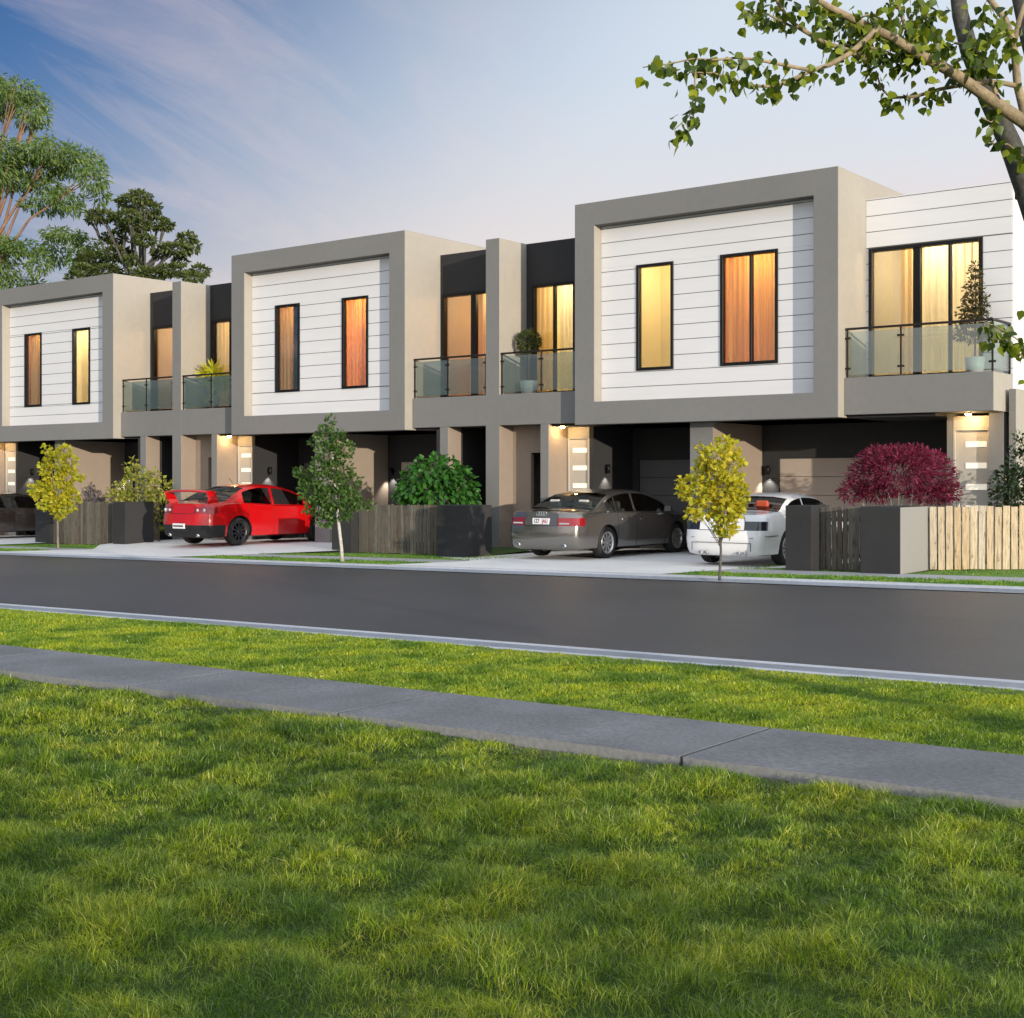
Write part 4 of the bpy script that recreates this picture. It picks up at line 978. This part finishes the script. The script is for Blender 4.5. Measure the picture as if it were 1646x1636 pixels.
# --- garden shrubs
def shrub(name, label, X, Y, blobs_px, per, size, lm, stem, h, group='garden shrubs behind the fences', **k):
    d = -S_*X + C_*Y; base = (X, Y, gz(X)+.03)
    return tree(name, label, 'shrub', base, px_blobs(blobs_px, d, 1.0, .3), per, size, lm, stem, .03, (X, Y, base[2]+h), group, **k)
shrub('round_shrub', 'dense dome-shaped bright green shrub with big glossy leaves', -22.1, 25.9, [(700, 765, 44, 30), (668, 778, 26, 26), (735, 776, 28, 26), (700, 790, 58, 26), (655, 795, 20, 18), (750, 795, 20, 18), (690, 748, 24, 14), (722, 750, 22, 14)], 1500, .17, M['bush'], M['bark'], .5, shape='oval', aspect=.62, droop=.7, up=.5, shell=.75)
shrub('olive_shrub', 'loose yellow-green shrub beside the tail of the red car', -33.0, 25.9, [(225, 785, 40, 24), (195, 790, 20, 16), (255, 785, 22, 18), (222, 760, 20, 12), (208, 750, 10, 8), (214, 742, 6, 7), (245, 765, 16, 10), (258, 815, 18, 24), (225, 800, 38, 14), (262, 840, 14, 14), (180, 800, 10, 8)], 1300, .115, M['olive'], M['bark'], .6, shape='oval', aspect=.6)
shrub('plum_shrub', 'wide dome of dark crimson leaves on fanned pale stems', -10.0, 25.3, [(1445, 755, 62, 36), (1395, 765, 34, 32), (1500, 765, 36, 34), (1370, 790, 22, 18), (1525, 790, 20, 18), (1410, 735, 26, 18), (1470, 732, 32, 16), (1505, 738, 18, 14), (1440, 728, 30, 12), (1410, 792, 34, 14), (1495, 795, 40, 14)], 9500, .086, M['purple'], M['bark_p'], .35, shape='blade', aspect=.26, shell=.3, up=.1)
shrub('laurel_shrub', 'dark green conical shrub behind the pale pickets', -8.0, 27.2, [(1640, 710, 14, 16), (1645, 745, 28, 28), (1630, 775, 36, 26), (1660, 780, 40, 40), (1625, 800, 34, 24), (1640, 850, 30, 40), (1650, 720, 16, 14)], 1600, .10, M['dgreen'], M['bark'], .8, shape='oval', aspect=.5)
shrub('lavender_shrub', 'wispy grey-purple plant poking above the far left fence', -35.4, 25.6, [(136, 800, 6, 12), (146, 798, 6, 14), (155, 806, 8, 10), (165, 812, 8, 8), (140, 818, 12, 10)], 420, .12, M['lav'], M['bark'], .5, shape='blade', aspect=.2, up=0, droop=-1.2)
shrub('lavender_shrub', 'thin olive twigs of a plant showing through the fence by the white coupe', -10.75, 24.1, [(1325, 822, 16, 10), (1350, 826, 14, 9), (1372, 826, 10, 8)], 170, .09, M['lav'], M['bark_g'], .6, shape='blade', aspect=.2, up=0, droop=-.6)
# --- balcony plants (each pot plant stands on its balcony)
M['pot'] = mat('pot_white', (.80, .80, .80), .4); M['pot_t'] = mat('pot_clay', (.42, .30, .22), .7)
def pot(root, x, y, z, r, h, m, square=False):
    b = MB(); b.lathe([(r*.82, 0), (r, h), (r*.9, h), (r*.86, h*.86), (.001, h*.86)], (x, y, z), 'z', 24 if not square else 4); return b.build('pot', m, root)
px_, py_, pz0 = -20.87, 28.0, 3.845
t = thing('potted_topiary', 'clipped ball topiary in a white pot on the balcony by the middle fin', 'potted plant', (px_, py_, pz0), 'potted plants on the balconies')
pot(t, px_, py_, pz0, .23, .36, M['pot']); b = MB(); b.tube([(px_, py_, pz0+.3), (px_+.01, py_, pz0+1.2)], .022, 8); b.build('stem', M['bark'], t)
P, D = blob_pts([((px_, py_, pz0+1.36), .30, .30, .30)], 1500, .82); leaves('foliage', P, .055, leaf_mat('box_leaf', [(.05, .075, .02), (.10, .13, .03), (.03, .05, .015), (.13, .15, .04)], .25), t, 'oval', .2, 0, D)
x, y = -32.95, 27.95
t = thing('potted_yucca', 'spiky yellow-green potted plant on the balcony above the red car', 'potted plant', (x, y, pz0), 'potted plants on the balconies')
pot(t, x, y, pz0, .16, .42, M['pot_t']); Q = []; DD = []
for tx, tz, k in ((x-.28, pz0+1.05, 50), (x+.14, pz0+.9, 60), (x+.32, pz0+.75, 36), (x-.05, pz0+.55, 50), (x+.05, pz0+1.2, 30)):
    u = unit(RNG.normal(size=(k, 3)) + np.array([0, 0, .9])); Q.append(np.tile(np.array([[tx, y+random.uniform(-.1, .1), tz]]), (k, 1))); DD.append(u)
leaves('foliage', np.concatenate(Q), .46, M['grasspl'], t, 'blade', .3, .1, np.concatenate(DD)*2.5, aspect=.12)
b = MB()
for tx, tz in ((x-.28, pz0+1.05), (x+.14, pz0+.9), (x+.32, pz0+.75), (x+.05, pz0+1.2)): b.tube([(x, y, pz0+.35), ((x+tx)/2, y, pz0+.65), (tx, y, tz)], [.028, .02, .014], 6)
b.build('stem', M['bark_p'], t)
x, y = -9.45, 27.9
t = thing('potted_conifer', 'slim loose conifer in a white pot on the right end balcony', 'potted plant', (x, y, pz0), 'potted plants on the balconies')
pot(t, x, y, pz0, .20, .34, M['pot']); bl = [((x+random.uniform(-.03, .03), y, pz0+.75+.16*i), .42*(1-i/10.5)+.03, .42*(1-i/10.5)+.03, .10) for i in range(10)]
P, D = blob_pts(bl, 1700, .2); leaves('foliage', P, .085, leaf_mat('conifer_leaf', [(.05, .05, .018), (.10, .085, .03), (.03, .035, .012), (.14, .10, .035)], .25), t, 'oval', .2, 0, D, aspect=.4)
b = MB(); b.tube([(x, y, pz0+.25), (x+.02, y, pz0+1.3), (x, y, pz0+2.28)], [.022, .016, .006], 6)
for c, rx, ry, rz in bl:
    for k in range(5):
        a = random.uniform(0, 6.28); b.tube([(x, y, c[2]-.06), (x+math.cos(a)*rx*.9, y+math.sin(a)*rx*.9, c[2]+.04)], [.008, .003], 4)
b.build('stem', M['bark'], t)
# --- big trees beyond the houses
dG = 62.0
gx = at(-30, 700, dG); base = (gx.x, gx.y, -1.0)
gb1 = [(30, 145, 34, 20), (5, 165, 34, 24), (62, 165, 20, 16), (48, 182, 20, 12), (70, 190, 12, 12), (45, 195, 20, 14), (-20, 150, 50, 40), (25, 245, 55, 18), (80, 245, 50, 20), (120, 260, 45, 26), (150, 285, 24, 26), (60, 275, 44, 13), (20, 290, 34, 16), (75, 300, 36, 12), (105, 318, 30, 12), (162, 315, 13, 16), (75, 330, 40, 14), (120, 335, 16, 10), (-30, 260, 60, 50), (110, 378, 28, 10), (142, 395, 24, 11), (90, 375, 26, 10), (40, 398, 34, 12), (5, 390, 30, 12), (62, 425, 20, 18), (-20, 420, 50, 40), (90, 405, 22, 22), (20, 460, 60, 16), (78, 220, 7, 14), (66, 228, 8, 8), (130, 420, 20, 20)]
tree('gum_tree', 'tall open gum tree with orange limbs beyond the far left house', 'tree', base, px_blobs(gb1, dG, 1.1, 2.0), 15500, .25, M['gum'], M['bark_o'], .34, at(-18, 380, dG), 'trees beyond the houses', shell=.25, shape='blade', aspect=.3, droop=.9, up=.1, wob=.6, n=8, cap=11, thin=.26)
dH = 58.0; hx = at(228, 700, dH)
gb2 = [(225, 316, 16, 8), (208, 325, 18, 9), (238, 335, 20, 10), (165, 347, 22, 7), (152, 353, 12, 5), (205, 348, 18, 8), (216, 362, 26, 9), (252, 358, 18, 9), (268, 362, 10, 7), (185, 382, 18, 8), (232, 386, 16, 7), (300, 384, 14, 9), (312, 396, 8, 9), (284, 400, 24, 7), (258, 408, 14, 6), (190, 408, 24, 9), (148, 418, 24, 11), (132, 434, 14, 8), (170, 436, 26, 9), (240, 440, 26, 7), (275, 434, 20, 7), (322, 436, 13, 9), (310, 446, 16, 6), (120, 445, 12, 7), (212, 418, 12, 6), (290, 420, 10, 7)]
tree('spreading_tree', 'dark flat-layered tree standing right behind the far left roof', 'tree', (hx.x, hx.y, -1.0), px_blobs(gb2, dH, 1.1, 1.6), 8500, .20, M['gum2'], M['bark_g'], .3, at(230, 470, dH), 'trees beyond the houses', shell=.45, shape='oval', aspect=.5, up=.6, wob=.5, n=8, cap=15, thin=.4)
# --- the near tree at the right edge: limbs followed one by one
dT = 8.2
tb = (at(1775, 900, dT).x, at(1775, 900, dT).y); tbase = (tb[0], tb[1], gz(tb[0])+.02)
nt_root = thing('verge_tree', 'near tree leaning in from the right with lit pale limbs and angular green leaves', 'tree', tbase)
def zc(x, y): return (1000+.3925*x, .3925*y)
def limb3(pts, d0, d1):
    n = len(pts); return [at(*zc(*p), dT+d0+(d1-d0)*i/(n-1)) for i, p in enumerate(pts)]
b = MB(); DK = b; fork = at(1712, 480, dT+.1)
b.tube([tbase, Vector(tbase).lerp(fork, .5)+Vector((.02, .03, 0)), fork], [.15, .125, .115], 14)
b.tube([fork] + limb3([(1700, 900), (1645, 740), (1590, 590), (1500, 400), (1420, 200), (1385, 60), (1370, -60), (1340, -260), (1300, -700), (1290, -1150)], .1, .6), [.105, .075, .07, .066, .06, .055, .05, .045, .036, .022, .006], 12)
b.tube([fork] + limb3([(1800, 640), (1740, 400), (1670, 150), (1630, -20), (1600, -250), (1640, -700), (1620, -1200)], .2, .5), [.11, .075, .07, .062, .055, .04, .024, .006], 10)
DM = (mat('bark_near_dark', (.075, .072, .06), .95, var=(18, .5), bump=(30, .8)))
Mlim = mat('bark_near_limb', (.36, .28, .17), .85, var=(26, .35), var2=(7, .35), bump=(60, .5))
LIMB = [([(1790, 640), (1646, 500), (1500, 400), (1360, 300), (1230, 230), (1100, 150), (950, 80), (850, 30), (780, -10), (700, -60)], -.15, -.7, .046, .012),
    ([(1050, 110), (1000, 160), (930, 220), (850, 265), (760, 295), (690, 330), (620, 355), (520, 350), (450, 320), (370, 298), (280, 296)], -.5, -1.0, .019, .004),
    ([(760, 285), (660, 265), (560, 245), (480, 235), (380, 245), (290, 240), (190, 262), (85, 275)], -.75, -1.1, .011, .003),
    ([(1000, 240), (920, 205), (820, 170), (720, 110), (680, 75), (640, 10), (600, -60)], -.5, -.5, .017, .008),
    ([(1260, 245), (1190, 235), (1130, 235), (1060, 205), (960, 180), (880, 190)], -.3, -.4, .018, .004),
    ([(1450, 330), (1400, 345), (1300, 365), (1200, 395), (1100, 400), (1060, 360), (1040, 290)], -.2, -.1, .016, .005),
    ([(300, 296), (297, 360), (300, 430), (270, 480), (215, 530), (225, 570)], -1.0, -1.0, .006, .002),
    ([(1700, 640), (1650, 470), (1620, 350), (1605, 180), (1570, 80), (1500, -10), (1440, -120)], -.25, -.1, .030, .016),
    ([(1605, 180), (1625, 90), (1650, 10), (1680, -80)], -.18, -.1, .018, .012),
    ([(1540, 405), (1515, 340), (1490, 260), (1440, 190), (1360, 175)], -.25, -.2, .014, .007),
    ([(1490, 270), (1450, 240), (1400, 225)], -.22, -.2, .010, .004),
    ([(1620, 352), (1540, 335), (1440, 340), (1330, 300)], -.2, -.25, .016, .010),
    ([(1200, 200), (1160, 110), (1130, 20), (1100, -60)], -.3, -.1, .014, .008), ([(1300, 230), (1270, 120), (1220, 20), (1200, -60)], -.3, 0, .016, .010), ([(950, 80), (1010, 60), (1060, 90)], -.45, -.5, .008, .004),
    ([(1500, 400), (1560, 470), (1510, 500), (1470, 480)], -.2, -.3, .006, .003), ([(1640, 640), (1580, 590), (1500, 585)], -.1, -.3, .006, .003), ([(700, 110), (600, 60), (500, 40)], -.5, -.6, .008, .003)]
b = DK; LP = []; LD = []
def along(pts, dens, spread, lo=0., hi=1.):
    for p, q in list(zip(pts, pts[1:])):
        k = max(1, int((q-p).length*dens*2.7))
        for _ in range(k):
            t = random.random(); e = p.lerp(q, t) + Vector((random.gauss(0, spread), random.gauss(0, spread), random.gauss(-.01, spread)))
            LP.append(e); LD.append(Vector((random.gauss(0, .5), random.gauss(0, .5), -1)))
for i, (pts, d0, d1, r0, r1) in enumerate(LIMB):
    P3 = limb3(pts, d0, d1); n = len(P3); b.tube(P3, [r0+(r1-r0)*(k/(n-1))**.8 for k in range(n)], 9, 1)
    dens = {0: 0, 1: 34, 2: 38, 3: 30, 4: 50, 5: 40, 6: 45, 7: 3, 8: 2, 9: 14, 10: 30, 11: 12, 12: 30, 13: 30, 14: 40, 15: 26, 16: 26, 17: 34}[i]
    if i == 0: along(P3[4:], 38, .06)
    else: along(P3[1:] if i < 9 else P3, dens, .035)
for pts in ([(1180, 200), (1000, 80)], [(1240, 180), (1100, 60)], [(1330, 250), (1250, 120)], [(1000, 230), (1180, 250)], [(1420, 210), (1480, 190)], [(1300, 40), (1200, 60)], [(1000, 120), (880, 130)], [(1480, 240), (1420, 290)], [(1560, 40), (1500, 60)], [(1540, 140), (1580, 200)], [(560, 20), (640, 60)], [(900, 60), (760, 60)]):
    along(limb3(pts, -.4, -.2), 60, .055)
def lc(x, y): return (1560+.0978*x, 480+.0978*y)
for pts in ([(1500, 1500), (879, 980), (680, 760), (560, 680), (280, 650)], [(1500, 1150), (879, 740), (700, 620), (450, 470), (200, 370), (100, 380)]):
    P3 = [at(*lc(*p), dT-.4) for p in pts]; b.tube(P3, [.007, .005, .004, .003, .002, .0015][:len(P3)], 6, 1)
    along(P3[1:], 34, .02)
for p in ((860, 190), (870, 1330), (740, 880)): LP.append(at(*lc(*p), dT-.4)); LD.append(Vector((-.6, 0, -.5)))
b.build('trunk', [DM, Mlim], nt_root)
for cx_, cz_, rr_, k in ((1300, -1000, .75, 170), (1620, -1050, .8, 190), (1450, -1350, .8, 170), (1050, -780, .5, 90), (1850, -800, .6, 110)):
    c = at(*zc(cx_, cz_), dT+.4)
    for _ in range(k):
        v = Vector((random.gauss(0, 1), random.gauss(0, 1), random.gauss(0, .7))); v = v.normalized()*rr_*random.uniform(.5, 1); e = c+v
        if e.z > 4.85: LP.append(e); LD.append(Vector((v.x, v.y, -1)))
leaves('crown', np.array(LP), .060, M['plane'], nt_root, 'spade', .15, .2, np.array(LD), fold=.18, aspect=.85)
# ------------------------------------------------------------------ grass
def vnoise(x, y, s, seed):
    r = np.random.default_rng(seed); o = np.zeros_like(x); a = 1.0; tot = 0
    for k in range(3):
        for _ in range(5):
            th = r.uniform(0, 6.28); f = s*(1.9**k)*r.uniform(.6, 1.4); o += a*np.sin((x*math.cos(th)+y*math.sin(th))*f + r.uniform(0, 6.28))
        tot += a*2.2; a *= .6
    return np.clip(.5+.5*o/tot, 0, 1)
def grass_mat(name, lo, hi, dry, trans=.4, shade_patch=1.3):
    m, nt, out = new_mat(name)
    g = N(nt, 'ShaderNodeNewGeometry')
    r = ramp(nt, g.outputs['Random Per Island'], [(0, lo), (.45, tuple((a+b)/2 for a, b in zip(lo, hi))), (.88, hi), (1, dry)])
    n = noise_node(nt, shade_patch, 4, .6); r2 = ramp(nt, n.outputs[0], [(.38, (.44, .60, .55)), (.5, (.92, .96, .94)), (.62, (1.35, 1.18, .9))])  # dark blotches put lawn shade into the blade colour, besides natural variation
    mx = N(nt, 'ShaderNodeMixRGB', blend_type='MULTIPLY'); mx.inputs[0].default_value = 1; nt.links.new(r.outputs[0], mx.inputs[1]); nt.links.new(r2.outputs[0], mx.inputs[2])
    b = N(nt, 'ShaderNodeBsdfPrincipled'); b.inputs['Roughness'].default_value = .36; b.inputs['Specular IOR Level'].default_value = .6; nt.links.new(mx.outputs[0], b.inputs['Base Color'])
    t = N(nt, 'ShaderNodeBsdfTranslucent'); nt.links.new(mx.outputs[0], t.inputs[0])
    ms = N(nt, 'ShaderNodeMixShader'); ms.inputs[0].default_value = trans; nt.links.new(b.outputs[0], ms.inputs[1]); nt.links.new(t.outputs[0], ms.inputs[2]); nt.links.new(ms.outputs[0], out.inputs[0])
    return m
def grass(name, label, xr, yr, dens, h, wd, m, zoff, seed, nearmul=None, margin=140, clump=(.5, 1.3), lean=.55, inside=None, edge=None, zslope=None, mound=.05):
    rng = np.random.default_rng(seed)
    n = int((xr[1]-xr[0])*(yr[1]-yr[0])*dens); X = rng.uniform(*xr, n); Y = rng.uniform(*yr, n)
    d = -S_*X + C_*Y; r = C_*X + S_*Y; ok = d > 1.2
    X, Y, d, r = X[ok], Y[ok], d[ok], r[ok]
    px = CX + F*r/d; py = HY + F*HC/d
    mg = margin + 1.5*F/d; inn = (px > -60) & (px < 1706) & (py < 1690)
    keep = (px > -mg) & (px < 1646+mg) & (py < 1636+.6*F/d) & (inn | (rng.uniform(size=len(d)) < .55))
    if nearmul is not None: keep &= rng.uniform(size=len(d)) < nearmul(d)
    if inside is not None: keep &= inside(X, Y)
    X, Y, d = X[keep], Y[keep], d[keep]; n = len(X)
    c = vnoise(X, Y, 2.6, seed+1); c2 = vnoise(X, Y, 11.0, seed+2)
    cc = np.clip((.45*c+.55*c2-.28)/.44, 0, 1)
    H = h*(clump[0] + (clump[1]-clump[0])*cc)*rng.uniform(.6, 1.3, n)
    if edge is not None: H *= np.clip((edge-Y)/.12, .45, 1)
    Z = gz(X)+zoff + mound*(cc-.5)*(np.clip((edge-Y)/.3, 0, 1) if edge is not None else 1)
    if zslope: Z = Z + (Y-yr[0])*zslope
    a = rng.uniform(0, 6.28, n); wv = np.stack([np.cos(a), np.sin(a), np.zeros(n)], 1)
    la = 6.28*vnoise(X, Y, 5, seed+3)*1.5 + rng.normal(size=n)*1.9; ln = np.abs(rng.normal(size=n))*lean + .12
    lv = np.stack([np.cos(la), np.sin(la), np.zeros(n)], 1)
    W = wd*np.clip(d/6, .75, 3)*rng.uniform(.7, 1.3, n)
    B = np.stack([X, Y, Z], 1)
    def lev(t, k): return B + lv*(ln*H*t**1.8)[:, None] + np.array([0, 0, 1.])*(H*t*(1-.22*ln*t))[:, None], wv*(W*k/2)[:, None]
    V = []
    for t, k in ((0, .8), (.5, 1.0)):
        c_, s_ = lev(t, k); V += [c_-s_, c_+s_]
    c_, s_ = lev(1.0, 0); V.append(c_)
    V = np.stack(V, 1).reshape(-1, 3)
    off = (np.arange(n)*5)[:, None]
    fl = (np.array([0, 1, 3, 2, 2, 3, 4])[None] + off).reshape(-1)
    o = fast_mesh(name, V, fl, np.tile(np.array([4, 3], np.int32), n), m)
    tag(o, label, 'grass', kind='stuff'); print(name, n); return o
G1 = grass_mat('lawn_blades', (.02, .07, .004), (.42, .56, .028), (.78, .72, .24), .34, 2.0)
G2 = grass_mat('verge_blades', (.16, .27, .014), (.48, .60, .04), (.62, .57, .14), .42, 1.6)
G3 = grass_mat('far_verge_blades', (.12, .27, .03), (.22, .38, .045), (.32, .40, .08), .4, 1.5)
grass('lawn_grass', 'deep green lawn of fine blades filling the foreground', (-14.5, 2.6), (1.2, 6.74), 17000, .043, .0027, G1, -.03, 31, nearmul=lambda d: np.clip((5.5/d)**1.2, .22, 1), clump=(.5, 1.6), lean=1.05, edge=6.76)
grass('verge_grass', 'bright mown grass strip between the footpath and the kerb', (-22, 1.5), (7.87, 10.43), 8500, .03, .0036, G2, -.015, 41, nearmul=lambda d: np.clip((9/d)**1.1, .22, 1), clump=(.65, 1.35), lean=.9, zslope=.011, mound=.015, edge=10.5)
def far(X, Y):
    dr = np.zeros(len(X), bool)
    for a, c in DRIVES: dr |= (X > a-.03) & (X < c+.03)
    return ~dr
grass('far_verge_grass', 'clipped green grass islands between the driveways along the far kerb', (-47, -3), (20.5, 21.88), 900, .045, .0045, G3, .02, 51, clump=(.6, 1.2), inside=far, mound=0)
grass('fence_grass', 'thin line of grass along the foot of the fences', (-40, -4), (23.1, 24.9), 500, .04, .0045, G3, .0, 61, clump=(.5, 1.2), inside=lambda X, Y: far(X, Y) & ((Y < 23.45) | (X < -12) | (X > -9.1)), mound=0)


# unseen hedge added out of frame to the right, only to shade the nearest lawn
hb = []
for i in range(18):
    t = i/17; hh = random.uniform(.5, 1.05)
    hb.append(((6.6+1.6*t+random.uniform(-.3, .3), -5.2+4.6*t, hh+.1), .7, .42, hh))
tree('shade_hedge', 'loose dark green hedge beside the lawn, beyond the right edge of the picture', 'hedge', (7.4, -2.9, gz(7.4)), hb, 9500, .12, M['dgreen'], M['bark'], .04, (7.4, -2.9, .6), shape='oval', cap=8)
